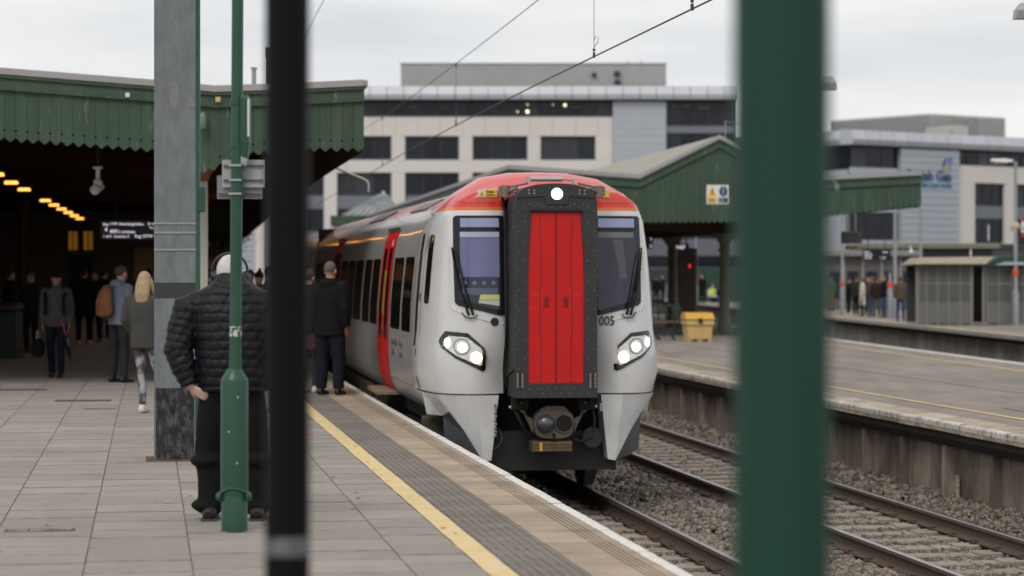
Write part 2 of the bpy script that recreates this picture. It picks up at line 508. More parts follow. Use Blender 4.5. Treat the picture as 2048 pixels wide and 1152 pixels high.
# ---- island platform
isl = thing('island_platform', None, None, FM(40, 9, 0))
tag(isl, 'asphalt island platform between the far track and the canopy', None, None, 'structure')
IZ = -.06
def far_u(s): return 13.5 + .05 * (s - 46)
IS = frange(-6, 190, 3.0)
mb = MB(); rr = [[F(s, 6.62, IZ-.003), F(s, far_u(s) - .12, IZ-.003), F(s, far_u(s) - .25, -1.13), F(s, 6.45, -1.13), F(s, 6.45, IZ-.11), F(s, 6.62, IZ-.11)] for s in IS]
mb.loft(rr, 0, False, True, True)
mb.build('platform_surface', M_asphalt, isl, world=True)
icl = .75
im = MB(); im.cham(0, .54, -icl/2 + .003, icl/2 - .003, -.11, 0, .008); imesh = im.mesh('coping_stone', mat('island coping', (.42, .34, .26), .85, noise=(3, .25), rand=.22, blotch=(2.5, .58, (.20, .165, .135), .1)))
wm = []
M_white_isl = mat('island white edge', (.56, .52, .47), .8, noise=(4, .2), rand=.1, blotch=(10, .58, (.22, .19, .16), .08))
for v in range(3):
    w_ = MB(); rr = []
    for i in range(7):
        y = -icl/2 + .004 + (icl - .008) * i / 6; j = random.uniform(-.012, .012)
        rr.append([(.10 + j, y, .003), (.012, y, .005), (-.004, y, -.012), (-.006, y, -.06), (.0, y, -.075 + j)])
    w_.loft(rr, 0, False, False, False); wm.append(w_.mesh('white_nosing', M_white_isl))
s0 = 21.0
while s0 < 75:
    Mx = FM(s0 + icl/2, 6.08, IZ + random.uniform(-.004, .004))
    put('coping_stone', imesh, isl, Mx, True); put('white_nosing', random.choice(wm), isl, Mx, True)
    s0 += icl
fc = MB()
for a, b in ((-6, 21), (75, 190)):
    fc.sweep([(6.62, IZ), (6.08, IZ), (6.08, IZ - .1)], frange(a, b, 3))
fc.build('coping_run', M_white_isl, isl, world=True)
for u0, u1, nm in ((7.10, 7.20, 'yellow_line'),):
    y2 = MB().sweep([(u0, IZ + .004), (u1, IZ + .004)], frange(-6, 190, 2))
    y2.build(nm, mat('island yellow paint', (.62, .44, .20), .7, noise=(2, .2), blotch=(5, .60, (.30, .25, .18), .1)), isl, world=True)
mb = MB(); rr = [[F(s, far_u(s) - 1.25, IZ + .004), F(s, far_u(s) - 1.14, IZ + .004)] for s in frange(-6, 190, 2)]
mb.loft(rr, 0, False, False, False); mb.build('yellow_line', _m['island yellow paint'], isl, world=True)
mb = MB(); rr = [[F(s, far_u(s) - .40, IZ + .004), F(s, far_u(s), IZ + .004), F(s, far_u(s), IZ - .1)] for s in frange(-6, 190, 2)]
mb.loft(rr, 0, False, False, False); mb.build('far_coping', M_white_isl, isl, world=True)
# faded red line stretch
for s0, s1, u in ((25.5, 29.5, 7.75), (29.8, 30.5, 8.9), (50, 57, 7.8)):
    MB().sweep([(u, IZ + .003), (u + .05, IZ + .003)], frange(s0, s1, .5)).build('faded_red_line', mat('faded red', (.34, .12, .08), .8, noise=(3, .3)), isl, world=True)
MB().sweep([(9.3, IZ + .002), (9.34, IZ + .002)], frange(10, 60, 1)).build('surface_joint', M_joint, isl, world=True)
# recessed corbel, enlarged dark strip standing for the coping shadow, and precast wall panels
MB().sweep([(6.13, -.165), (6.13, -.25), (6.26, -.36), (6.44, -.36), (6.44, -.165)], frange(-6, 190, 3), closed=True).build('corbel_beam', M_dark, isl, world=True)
pw = 1.60
pv = []
for v in range(3):
    p = MB().cham(-.04, .045, -pw/2 + .03, pw/2 - .03, -1.12, -.362, .01)
    p.box(-.055, -.038, -pw/2 + .10 + .05*v, -pw/2 + .16 + .05*v, -1.12, -.37)
    p.box(-.052, -.038, pw/2 - .30, pw/2 - .26, -1.12, -.37)
    pv.append(p.mesh('wall_panel', M_wallcon))
pm = MB().cham(-.13, .05, -.055, .055, -1.12, -.363, .012).mesh('wall_rib', M_wallcon)
s0 = 20.9; k = 0
while s0 < 62:
    put('wall_panel', pv[k % 3], isl, FM(s0 + pw/2, 6.39 + random.uniform(-.03, .03), 0, random.uniform(-.006, .006)), True)
    put('wall_rib', pm, isl, FM(s0, 6.37, 0), True)
    s0 += pw; k += 1
fc = MB()
for a, b in ((-6, 20.9), (62, 190)):
    fc.sweep([(6.36, -.30), (6.36, -1.12)], frange(a, b, 3))
fc.build('wall_run', M_wallcon, isl, world=True)
pl = MB().box(-.012, 0, -.04, .04, -.12, .14); q = F(27.2, 6.315, -.83)
pl.build('distance_plate', mat('pale plate', (.46, .44, .38), .7, blotch=(30, .58, (.06, .12, .07), .05)), isl, FM(27.0, 6.315, -.83), True)

# ---- third platform beyond the island
A3, B3 = Vector((14.5, 68.5, 0)), Vector((13.1, 101.0, 0))
d3 = (B3 - A3).normalized(); n3 = Vector((d3.y, -d3.x, 0))
M3 = Matrix(((n3.x, d3.x, 0, A3.x), (n3.y, d3.y, 0, A3.y), (0, 0, 1, -.15), (0, 0, 0, 1)))
p3 = thing('far_platform', None, None, M3)
tag(p3, 'far platform with waiting people and glazed shelter', None, None, 'structure')
MB().box(.55, 30, -40, 160, -1.0, 0).build('platform_surface', M_asphalt, p3)
MB().cham(0, .545, -40, 160, -.12, 0, .01).build('coping', mat('far coping tan', (.40, .30, .21), .8, noise=(1.5, .2)), p3)
MB().add([(.10, -40, .004), (-.004, -40, .004), (-.006, -40, -.12), (.10, 160, .004), (-.004, 160, .004), (-.006, 160, -.12)], [(0, 1, 4, 3), (1, 2, 5, 4)]).build('white_nosing', M_white_isl, p3)
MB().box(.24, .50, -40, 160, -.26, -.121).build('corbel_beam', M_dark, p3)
pmm = MB().cham(.30, .42, -.485, .485, -1.0, -.262, .01).mesh('wall_panel', mat('grey wall panel', (.40, .375, .345), .9, noise=(2, .2), rand=.2, blotch=(1.5, .58, (.20, .185, .165), .1), pos_scale=(1.5, 1.5, .5)))
for k in range(60):
    put('wall_panel', pmm, p3, T3(0, -12 + k, 0))
MB().box(-.05, .3, -3.2, -2.6, -.9, -.45).build('catch_box', M_dark, p3)

# ---- tracks
rp = [(-.075, 0), (-.075, .012), (-.02, .035), (-.010, .05), (-.010, .115), (-.035, .13), (-.035, .155), (-.028, .165)]
rprof = rp + [(-x, z) for x, z in rp[::-1]]
def track(uc, s0, s1, label, sl0, sl1):
    t = thing('railway_track', label, 'railway track', FM(s0, uc, RAIL_Z - .17))
    for sg in (-1, 1):
        ur = uc + sg * .7175 + sg * .035
        ss = frange(s0, s1, 2.0)
        MB().sweep([(ur + x, RAIL_Z - .165 + z) for x, z in rprof], ss, 0, False, True, True).build('rail', M_railside, t, world=True, sharp=40)
        MB().sweep([(ur - .030, RAIL_Z - .0015), (ur - .026, RAIL_Z + .002), (ur + .026, RAIL_Z + .002), (ur + .030, RAIL_Z - .0015)], ss, 0, True).build('rail_head', M_railtop, t, world=True)
    sm = MB()
    zt = RAIL_Z - .165
    for xa, xb, za, zb in ((-1.25, -.45, 0, -.006), (-.45, .45, -.02, -.02), (.45, 1.25, 0, -.006)):
        sm.cham(xa, xb, -.13, .13, -.12, za - .001, .012)
    sme = sm.mesh('sleeper', M_sleeper)
    km = MB()
    for sg in (-1, 1):
        for dx in (-.095, .095):
            x = sg * .7525 + dx
            km.tube([(x, -.06, .012), (x + dx*.25, -.05, .032), (x + dx*.35, .0, .038), (x + dx*.1, .05, .03), (x - dx*.35, .055, .03), (x - dx*.5, .0, .028)], .011, 6)
            km.cham(x - .03, x + .03, -.05, .05, 0, .012, .003)
    kme = km.mesh('rail_clips', M_clip)
    s = sl0
    while s < sl1:
        Mx = FM(s, uc, zt)
        put('sleeper', sme, t, Mx, True); put('rail_clips', kme, t, Mx, True)['kind'] = 'stuff'
        s += .65
    return t
track(1.5, -8, 150, 'near railway track that the train stands on', 8.0, 32)
track(4.63, -8, 150, 'empty railway track between the train and island platform', 8.0, 72)
track(17.3, 30, 150, 'railway track beyond the island platform', 40, 60)

# ---- ballast: many broken stones
def ballast(regions):
    base = np.array([(-1,-1,-1),(1,-1,-1),(1,1,-1),(-1,1,-1),(-1,-1,1),(1,-1,1),(1,1,1),(-1,1,1)], float)
    quads = np.array([(0,3,2,1),(4,5,6,7),(0,1,5,4),(1,2,6,5),(2,3,7,6),(3,0,4,7)])
    V = []; C = []
    for s0, s1, u0, u1, dens, size, z0, zf in regions:
        n = int((s1 - s0) * (u1 - u0) * dens)
        S = rng.uniform(s0, s1, n); U = rng.uniform(u0, u1, n)
        Z = z0 + zf(U, S) + rng.uniform(-.02, .02, n)
        sz = size * rng.uniform(.55, 1.25, (n, 1)) * rng.uniform(.6, 1.2, (n, 3))
        v = base[None] * (1 + rng.uniform(-.38, .25, (n, 8, 3)))
        v = v * sz[:, None, :] * .5
        a = rng.uniform(0, 6.28, n); b = rng.uniform(-.7, .7, n)
        ca, sa, cb, sb = np.cos(a), np.sin(a), np.cos(b), np.sin(b)
        x = v[..., 0]; y = v[..., 1]*cb[:, None] - v[..., 2]*sb[:, None]; z = v[..., 1]*sb[:, None] + v[..., 2]*cb[:, None]
        X = x*ca[:, None] - y*sa[:, None]; Y = x*sa[:, None] + y*ca[:, None]
        P = np.array([F(s, u)[:2] for s, u in zip(S, U)])
        V.append(np.stack([X + P[:, :1], Y + P[:, 1:], z + Z[:, None]], -1).reshape(-1, 3))
        t = rng.uniform(.35, 1.6, (n, 1)); warm = rng.uniform(-.12, .12, (n, 1))
        c = np.concatenate([.20*t*(1+warm), .168*t, .136*t*(1-warm)], 1)
        C.append(np.repeat(c, 8, 0))
    V = np.concatenate(V); C = np.concatenate(C)
    n = len(V) // 8
    Fq = (quads[None] + (np.arange(n)*8)[:, None, None]).reshape(-1)
    me = bpy.data.meshes.new('ballast')
    me.vertices.add(len(V)); me.vertices.foreach_set('co', V.astype(np.float32).ravel())
    me.loops.add(len(Fq)); me.loops.foreach_set('vertex_index', Fq.astype(np.int32))
    me.polygons.add(n*6); me.polygons.foreach_set('loop_start', np.arange(0, n*24, 4, dtype=np.int32))
    ca = me.color_attributes.new('tint', 'FLOAT_COLOR', 'POINT')
    ca.data.foreach_set('color', np.concatenate([C, np.ones((len(C), 1))], 1).astype(np.float32).ravel())
    me.update(calc_edges=True)
    m = bpy.data.materials.new('ballast stone'); m.use_nodes = True
    t = m.node_tree; a = t.nodes.new('ShaderNodeVertexColor'); a.layer_name = 'tint'
    t.links.new(a.outputs['Color'], t.nodes['Principled BSDF'].inputs['Base Color'])
    t.nodes['Principled BSDF'].inputs['Roughness'].default_value = .9
    me.materials.append(m)
    return put('ballast', me)
def zmid(U, S):
    return np.where((U > 2.9) & (U < 3.35), .03, 0) + np.clip(U - 5.75, 0, 1) * .22 + .012*np.sin(U*7 + S*3)
def zflat(U, S): return 0 * U - .035
bo = ballast([
    (8, 17.5, 2.30, 3.72, 260, .058, -1.085, zmid),
    (8, 17.5, .1, 2.30, 160, .055, -1.15, zmid),
    (8, 19.5, 5.55, 6.36, 240, .06, -1.085, zmid),
    (8, 18.5, 3.7, 5.55, 240, .046, -1.10, zflat),
    (17.5, 30, 2.30, 3.72, 640, .047, -1.085, zmid),
    (17.5, 30, 1.55, 2.30, 400, .042, -1.13, zmid),
    (19.5, 30, 5.55, 6.36, 600, .049, -1.085, zmid),
    (18.5, 30, 3.7, 5.55, 430, .042, -1.098, zflat),
    (30, 46, 2.30, 3.72, 300, .062, -1.085, zmid),
    (30, 50, 5.55, 6.36, 300, .062, -1.085, zmid),
    (30, 50, 3.7, 5.55, 200, .050, -1.10, zflat),
    (30, 40, .8, 2.30, 120, .06, -1.10, zmid),
])
tag(bo, 'brown grey crushed stone ballast between and beside the rails', 'ballast', None, 'stuff')
# ================================================================== canopies
def uz(px, py, s):
    m = slope(s); n = math.hypot(1, m); k = (px - 1024) / FPX
    u = (k * s - Xe(s)) / (1 / n + k * m / n)
    return u, CAM_Z + (546 - py) / FPX * (s - u * m / n)
def lerp_poly(pts, x):
    pts = sorted(pts)
    if x <= pts[0][0]: return pts[0][1]
    for (a, b), (c, d) in zip(pts, pts[1:]):
        if x <= c: return b + (d - b) * (x - a) / (c - a)
    return pts[-1][1]
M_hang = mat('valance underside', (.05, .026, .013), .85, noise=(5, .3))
def canopy(name, label, s, top_px, bot_px, cap_h, band_h, board, tooth, s_end, roof_mat, side_visible, lamp_rows):
    root = thing(name, label, 'canopy', FM(s, (uz(*top_px[0], s)[0] + uz(*top_px[-1], s)[0]) / 2, 0))
    E = FM(s, 0, 0)
    top = [uz(a, b, s) for a, b in top_px]; bot = [uz(a, b, s) for a, b in bot_px]
    u0, u1 = top[0][0], top[-1][0]
    # boards of the end valance
    n = int((u1 - u0) / board); w = (u1 - u0) / n
    for i in range(n):
        a = u0 + i * w + .002; b = u0 + (i + 1) * w - .002; c = (a + b) / 2
        zt = lambda x: lerp_poly(top, x) - cap_h - band_h + .02
        za, zc, zb_ = lerp_poly(bot, a), lerp_poly(bot, c), lerp_poly(bot, b)
        h = w * .1
        poly = [(a, za + tooth), (c, zc), (b, zb_ + tooth), (b, zb_ + tooth*2.2), (b - h, zb_ + tooth*2.5), (b, zb_ + tooth*2.8), (b, zt(b)), (a, zt(a)), (a, za + tooth*2.8), (a + h, za + tooth*2.5), (a, za + tooth*2.2)]
        y = random.uniform(-.002, .002)
        MB().prism(poly, -.012 + y, .012 + y).build('valance_board', M_green, root, E, True)
    MB().prism(top_pts_off(top, -cap_h - band_h) + top_pts_off(top, -cap_h)[::-1], -.05, .03).build('fascia_band', M_green, root, E, True)
    lo = top_pts_off(top, -cap_h - band_h - .03); hi = top_pts_off(top, -cap_h - band_h)
    MB().prism(lo + hi[::-1], -.065, .02).build('fascia_moulding', M_green, root, E, True)
    hi = top_pts_off(top, 0); lo = top_pts_off(top, -cap_h)
    MB().prism(lo + hi[::-1], -.10, .05).build('capping', M_capping, root, E, True)
    lo = top_pts_off(top, -cap_h - .05); hi = top_pts_off(top, -cap_h)
    MB().prism(lo + hi[::-1], -.085, .02).build('gutter_moulding', M_green, root, E, True)
    # roof and soffit
    ss = frange(s + .05, s_end, 4.0)
    roof = MB(); rr = [[F(q, a, b - .02) for a, b in top] for q in ss]; roof.loft(rr, 0, False, False, False)
    roof.build('roof', roof_mat, root, world=True)
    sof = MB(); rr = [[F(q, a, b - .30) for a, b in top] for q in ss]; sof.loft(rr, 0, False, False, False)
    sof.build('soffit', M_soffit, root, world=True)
    # rafters across
    q = s + 2.0
    while q < min(s_end, s + 50):
        hi = top_pts_off(top, -.305); lo = top_pts_off(top, -.48)
        MB().prism(lo + hi[::-1], -.07, .07).build('rafter', M_brown, root, FM(q, 0, 0), True)
        q += 4.5
    # side valances
    for (uu, zt), (ub, zb) in ((top[0], bot[0]), (top[-1], bot[-1])):
        sd = 1 if uu == u1 else -1
        sm = MB(); sm.sweep([(uu, zt - cap_h), (uu, zb + .03), (uu - sd*.03, zb + .03), (uu - sd*.03, zt - cap_h)], ss, 0, False, True, True)
        sm.build('side_valance', M_green, root, world=True)
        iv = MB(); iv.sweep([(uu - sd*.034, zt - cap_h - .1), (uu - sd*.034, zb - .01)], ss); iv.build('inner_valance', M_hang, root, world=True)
        cm = MB(); cm.sweep([(uu + sd*.06, zt), (uu + sd*.06, zt - cap_h), (uu - sd*.08, zt - cap_h), (uu - sd*.08, zt)], ss, 0, False, True, True)
        cm.build('side_capping', M_capping, root, world=True)
    return root, top, bot
def top_pts_off(pts, d): return [(a, b + d) for a, b in pts]

LC, ltop, lbot = canopy('platform_canopy', 'dark green timber platform canopy with zigzag valance on the left', 34.6,
    [(-1500, 70), (-420, 100), (0, 136), (305, 160), (430, 172), (600, 166), (728, 160)],
    [(-1500, 220), (-420, 250), (0, 283), (300, 305), (368, 318), (408, 351), (440, 336), (472, 318), (504, 312), (600, 304), (716, 304)],
    .09, .19, .157, .065, 182, M_roof, False, None)
# columns of the near canopy
def column(parent_label, s, u, z0, z1, mt, rivets=False, r=.11):
    t = thing('canopy_column', parent_label, 'column', FM(s, u, z0))
    h = z1 - z0
    if rivets:
        MB().box(-.10, .10, -.012, .0, .3, h - .45).box(-.10, .10, .16, .172, .3, h - .45).box(-.012, .012, 0, .16, .3, h - .45).build('shaft', mt, t)
        rv = MB(); z = .5
        while z < h - .6:
            for x in (-.06, .06):
                rv.ball((x, -.014, z), (.014, .008, .014), 8, 5)
            z += .13
        rv.build('rivets', mt, t)
        MB().cham(-.16, .16, -.08, .24, 0, .30, .02).build('base', mt, t)
        MB().prism([(-.10, h - .45), (.10, h - .45), (.30, h - .02), (-.30, h - .02)], -.02, .19).build('capital', M_rust, t)
    else:
        MB().lathe([(r*1.35, 0), (r*1.35, .28), (r*1.1, .34), (r, .5), (r*.9, h - .7), (r*1.3, h - .66), (r*.95, h - .6), (r*1.0, h - .45), (r*2.0, h - .25), (r*2.6, h)], 16).build('shaft', mt, t)
        for sg in (-1, 1):
            MB().prism([(sg*.06, h - .62), (sg*.14, h - .35), (sg*.40, h - .08), (sg*1.0, h), (sg*.06, h)], -.03, .03).build('bracket', M_brown, t)
    return t
zc = 3.30
column('cream riveted steel column of the left canopy beside grey mast', 36.0, -2.2, 0, 3.45, M_cream, True)
for k, s in enumerate((45.0, 54.0)):
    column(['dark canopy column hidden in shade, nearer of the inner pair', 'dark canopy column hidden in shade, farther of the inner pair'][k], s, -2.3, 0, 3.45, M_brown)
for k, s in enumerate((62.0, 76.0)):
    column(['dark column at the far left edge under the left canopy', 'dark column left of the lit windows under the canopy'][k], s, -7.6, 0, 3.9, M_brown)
# lamps under the near canopy
n_l = 0
for k in range(10):
    if k == 3: continue
    s = 46.9 + k * 4.15
    t = thing('canopy_lamp', ['glowing amber lamp under the left canopy, first of the row from the camera', 'second glowing amber lamp of the row under left canopy', 'third glowing amber lamp of the row under left canopy', '', 'fourth glowing amber lamp, first after the gap in the row', 'fifth glowing amber lamp of the canopy row', 'sixth glowing amber lamp of the canopy row', 'seventh glowing amber lamp of the canopy row', 'eighth glowing amber lamp of the canopy row', 'farthest glowing amber lamp of the canopy row'][k], 'lamp', FM(s, -5.95 - k*.03, 3.5), 'lamps in a row under the left canopy')
    MB().cham(-.135, .135, -.10, .10, 0, .06, .02).build('diffuser', M_lamp, t)
    MB().cham(-.18, .18, -.12, .12, .075, .13, .02).box(-.01, .01, -.01, .01, .13, .75).build('housing', M_dark, t)
for k in range(4):  # unseen strips, added for the orange streak reflected along the train side
    s = 52.0 + k * 6.5
    t = thing('strip_lamp', ['first amber strip lamp along the platform edge', 'second amber strip lamp along the platform edge', 'third amber strip lamp along the platform edge', 'fourth amber strip lamp along the platform edge', 'fifth amber strip lamp along the platform edge'][k], 'lamp', FM(s, -1.0, 3.84), 'strip lamps along the platform edge')
    MB().cham(-.06, .06, -1.5, 1.5, 0, .05, .01).build('diffuser', M_strip, t)
    MB().cham(-.07, .07, -1.52, 1.52, .054, .09, .01).box(-.01, .01, -.01, .01, .09, .35).build('housing', M_dark, t)
# station building at the back of the canopy
sb = thing('station_building', 'dim glazed brick station building under the left canopy', 'building', FM(93, -8, 0))
MB().box(-5.0, 5.3, 0, 80, 0, 4.0).box(-5.6, -5.0, -56, 6, 0, 4.0).build('wall', M_brickw, sb)  # long side wall is unseen, added to keep light from under the canopy
def on_wall(px, py, Y=92.4): 
    p = at(px, py, Y); q = sb.matrix_basis.inverted() @ p; return q.x, q.z
for x0, x1 in ((137, 157), (167, 187)):
    a, z1 = on_wall(x0, 463); b, z0 = on_wall(x1, 500)
    f = MB().box(a - .05, b + .05, -.05, -.002, z0 - .05, z1 + .05).build('window', M_dark, sb)
    cx = (a + b) / 2
    for k in range(2):
        xa = a + k * (b - a) / 2
        MB().box(xa + .02, xa + (b - a)/2 - .02, -.065, -.051, z0, z1).build('pane', M_winlit, f)
a, z1 = on_wall(140, 511); b, _ = on_wall(186, 511)
dd = MB().box(a, b, -.04, -.001, 0, z1).build('door', M_dark, sb)
MB().box(b - .12, b - .06, -.09, -.041, 1.0, 1.1).build('handle', M_steel, dd)
a, z1 = on_wall(268, 490)
MB().box(a, a + .7, -.06, 0, 0.01, 2.6).build('pilaster', mat('amber lit pilaster', (.40, .20, .07), .6), sb)
# cctv camera hanging from the canopy
cc = thing('cctv_camera', 'white surveillance camera hanging on a pole under left canopy', 'camera', Matrix.Translation(at(196, 385, 37.0)))
MB().cyl((0, 0, .38), (0, 0, 1.75), .03).build('pole', M_dark, cc)
MB().cham(-.07, .07, -.05, .05, .36, .40, .01).box(-.03, .03, -.03, .03, .20, .36).cham(-.06, .06, -.06, .06, .10, .20, .02).build('bracket', M_whitep, cc)
MB().tube([(-.03, -.12, .03), (.02, .14, .10)], [.075, .06], 14).ball((-.035, -.13, .03), (.06, .03, .06)).build('housing', M_whitep, cc)
# departure display below the canopy
def text_mesh(body, size, m, bold=False, ext=.002, align='LEFT'):
    cu = bpy.data.curves.new('lettering', 'FONT'); cu.body = body; cu.size = size; cu.extrude = ext; cu.align_x = align
    if bold: cu.offset = size * .018
    tmp = bpy.data.objects.new('tmp', cu); col.objects.link(tmp)
    bpy.context.view_layer.update()
    me = bpy.data.meshes.new_from_object(tmp.evaluated_get(bpy.context.evaluated_depsgraph_get()))
    bpy.data.objects.remove(tmp); bpy.data.curves.remove(cu)
    me.materials.clear(); me.materials.append(m)
    return me
FRONT = Matrix.Rotation(R(90), 4, 'X')     # lettering laid in xy stands up facing -y
def letters(parent, body, x, y, z, size, m, bold=False, name='lettering', align='LEFT', sx=1.0):
    return put(name, text_mesh(body, size, m, bold, align=align), parent, T3(x, y, z) @ FRONT @ Matrix.Diagonal((sx, 1, 1, 1)))
def display(name, label, px0, px1, py0, py1, Y, rz, lines):
    a = at(px0, py1, Y); b = at(px1, py0, Y); w = b.x - a.x; h = b.z - a.z
    t = thing(name, label, 'display', Matrix.Translation(a) @ RZ(rz))
    MB().cham(0, w, 0, .16, 0, h, .02).build('case', M_screen, t)
    MB().cyl((w*.2, .08, h), (w*.2, .08, h + 1.1), .02).cyl((w*.8, .08, h), (w*.8, .08, h + 1.1), .02).build('hanger', M_dark, t)
    for body, fx, fz, fs in lines:
        letters(t, body, fx * w, -.004, fz * h, fs * h, M_led)
    return t
dp = display('departure_display', 'black hanging departure display with white text under left canopy', 201, 345, 439, 479, 47.0, R(5),
    [('Plat', .035, .68, .20), ('4', .055, .40, .30), ('1747 Aberdaugleddau', .13, .72, .19), ('4', .125, .33, .20), ('2 cerbydau', .245, .33, .19), ('1 of 5  Coaches 2', .035, .10, .18), ('Ar amser', .65, .74, .17), ('To go', .67, .54, .16), ('Reg OTW 17:33', .47, .10, .21)])
bx = MB()
hh = (479 - 439) / FPX * 47.0; ww = 144 / FPX * 47.0
for k in range(2):
    x0 = ww*.145 + k * .062
    bx.box(x0, x0 + .055, -.006, -.002, hh*.33, hh*.34).box(x0, x0 + .055, -.006, -.002, hh*.49, hh*.50).box(x0, x0 + .006, -.006, -.002, hh*.33, hh*.50).box(x0 + .049, x0 + .055, -.006, -.002, hh*.33, hh*.50).box(x0 + .02, x0 + .034, -.006, -.002, hh*.37, hh*.46)
bx.build('carriage_symbol', M_led, dp)
# loudspeaker and small plates on the fascia
u, z = uz(405, 255, 34.45)
ls = thing('loudspeaker', 'small green cylinder loudspeaker on the canopy fascia above cream column', 'loudspeaker', FM(34.45, u, z - .03))
MB().lathe([(.045, 0), (.055, .02), (.055, .19), (.03, .23), (.012, .25)], 14).build('body', mat('pale green enamel', (.12, .19, .14), .5), ls)
MB().cyl((0, 0, .0), (0, 0, .012), .047).build('grille', M_dark, ls); MB().box(-.012, .012, .0, .12, .20, .24).build('bracket', M_dark, ls)
for px, py, sz, m, lb in ((255, 190, .06, M_whitep, 'small white square plate on green fascia left of the mast'), (436, 199, .07, M_gritbin, 'small yellowish plate on green fascia beside green pole')):
    u, z = uz(px, py, 34.52)
    pt = MB().cham(-sz/2, sz/2, -.02, .0, -sz/2, sz/2, .002).build('fascia_plate', m, None, FM(34.52, u, z)); tag(pt, lb, 'plate')
# pipe and mast above the left canopy
u, z = uz(508, 165, 37)
vp = MB().cyl((0, 0, -.3), (0, 0, .20), .035).cyl((0, 0, .20), (0, 0, .23), .05).build('vent_pipe', M_galv2, None, FM(37, u, z)); tag(vp, 'short grey vent pipe standing on the left canopy roof', 'pipe')
u, z = uz(538, 175, 40)
vp = MB().cyl((0, 0, -.4), (0, 0, .62), .04).box(-.05, .05, -.05, .05, .5, .66).build('roof_mast', M_dark, None, FM(40, u, z)); tag(vp, 'thin dark mast on the canopy roof beside the black post', 'mast')

# ---- island canopy
RC, rtop, rbot = canopy('island_canopy', 'green island canopy with gabled end and pale roof behind the train', 62.0,
    [(1020, 330), (1278, 349), (1438, 270), (1604, 354), (1842, 342)],
    [(1020, 425), (1278, 447), (1450, 446), (1604, 446), (1660, 434), (1840, 414)],
    .11, .20, .155, .055, 150, M_roof, True, None)
# warning sign on the gable
a = at(1413, 408, 61.6); b = at(1459, 370, 61.6); w = b.x - a.x; h = b.z - a.z
ws = thing('warning_sign', 'white warning sign with yellow triangle and blue disc on the green gable', 'sign', Matrix.Translation(a) @ RZ(R(7.4)))
MB().cham(0, w, -.02, .0, 0, h, .004).build('board', M_whitep, ws)
M_signyel = mat('sign yellow', (.75, .50, .03), .5); M_signblue = mat('sign blue', (.02, .07, .14), .5); M_signblk = mat('sign black', (.01, .01, .01), .5)
MB().prism([(.05*w, .40*h), (.44*w, .40*h), (.245*w, .93*h)], -.026, -.021).build('triangle', M_signyel, ws)
MB().prism([(.235*w, .80*h), (.29*w, .80*h), (.25*w, .64*h), (.29*w, .62*h), (.21*w, .46*h), (.23*w, .58*h), (.20*w, .60*h)], -.030, -.027).build('bolt_symbol', M_signblk, ws)
MB().box(.05*w, .46*w, -.026, -.021, .06*h, .33*h).build('yellow_panel', M_signyel, ws)
MB().prism([(.74*w + .19*w*math.cos(t_), .66*h + .27*h*math.sin(t_)) for t_ in np.linspace(0, 6.28, 25)[:-1]], -.026, -.021).build('disc', M_signblue, ws)
MB().box(.725*w, .755*w, -.030, -.027, .58*h, .84*h).box(.725*w, .755*w, -.030, -.027, .47*h, .53*h).build('mark', M_whitep, ws)
MB().box(.53*w, .95*w, -.026, -.021, .06*h, .33*h).build('blue_panel', M_signblue, ws)
letters(ws, 'Danger', .08*w, -.028, .21*h, .11*h, M_signblk, True); letters(ws, 'Live wires', .08*w, -.028, .10*h, .09*h, M_signblk)
letters(ws, 'Stay', .60*w, -.028, .21*h, .11*h, M_whitep, True); letters(ws, 'behind', .60*w, -.028, .10*h, .09*h, M_whitep)
# columns, beam under it
column('green grey column of the island canopy right of the grit bin', 67.2, 12.72, IZ, 2.95, mat('olive column paint', (.17, .18, .12), .6, noise=(3, .1)), r=.16)
column('tan column of the island canopy behind the green bench', 75.5, 12.85, IZ, 2.95, mat('tan column paint', (.20, .15, .10), .6, noise=(3, .1)), r=.16)
bm_ = MB().sweep([(12.28, 2.75), (12.28, 3.2), (12.52, 3.2), (12.52, 2.75)], frange(62.3, 120, 4), closed=True, caps=True); bm_.build('ridge_beam', M_brown, RC, world=True)
for q in (66.5, 75.5):
    MB().box(6.3, 14.2, -.1, .1, 2.82, 3.12).build('cross_beam', M_brown, RC, FM(q, 0, 0), True)
# roof rod
u, z = uz(1451, 275, 62.3)
rod = MB().cyl((0, 0, -.02), (0, 0, .45), .015).cyl((0, 0, .42), (.9, .3, .36), .01).build('roof_rail', M_galv2, None, FM(62.3, u, z)); tag(rod, 'thin handrail rod standing on the gable ridge', 'rail')

# ================================================================== posts on the near platform
# overhead line mast: H section
c = gnd(343.5, 922)
mast = thing('line_mast', 'thick grey steel overhead line mast with scuffed black base', 'mast', Matrix.Translation((c.x, c.y + .18, 0)) @ RZ(R(9)))
W_ = .178
M_mast = mat('mast paint', (.15, .165, .172), .5, metal=.1, spec=.4, noise=(3, .08), blotch=(6, .60, (.215, .235, .245), .22), pos_scale=(2.5, 2.5, 1.0), bump=(40, .1, .003))
MB().box(-W_, W_, -.178, -.155, .012, 8.5).box(-W_, W_, .155, .178, .012, 8.5).box(-.012, .012, -.155, .155, .012, 8.5).build('section', M_mast, mast)
MB().cham(-.25, .25, -.25, .25, 0, .012, .003).build('base_plate', M_castr, mast)
M_scuff = mat('scuffed black paint', (.020, .020, .022), .6, spec=.3, noise=(7, .6), blotch=(9, .60, (.12, .13, .14), .14), pos_scale=(2.2, 2.2, 1.1))
MB().box(-W_ + .012, W_ - .012, -.181, -.1785, .013, .64).build('scuffed_base_coat', M_scuff, mast)
MB().box(-W_ - .002, W_ + .002, -.182, -.1785, 1.43, 1.565).build('black_band', mat('band black', (.03, .032, .036), .6, noise=(6, .2)), mast)
for z in (2.085, 2.005, 1.855):
    MB().box(-W_ - .004, W_ + .004, -.186, -.179, z - .009, z + .009).build('strap', M_galv2, mast)
pt = MB(); 
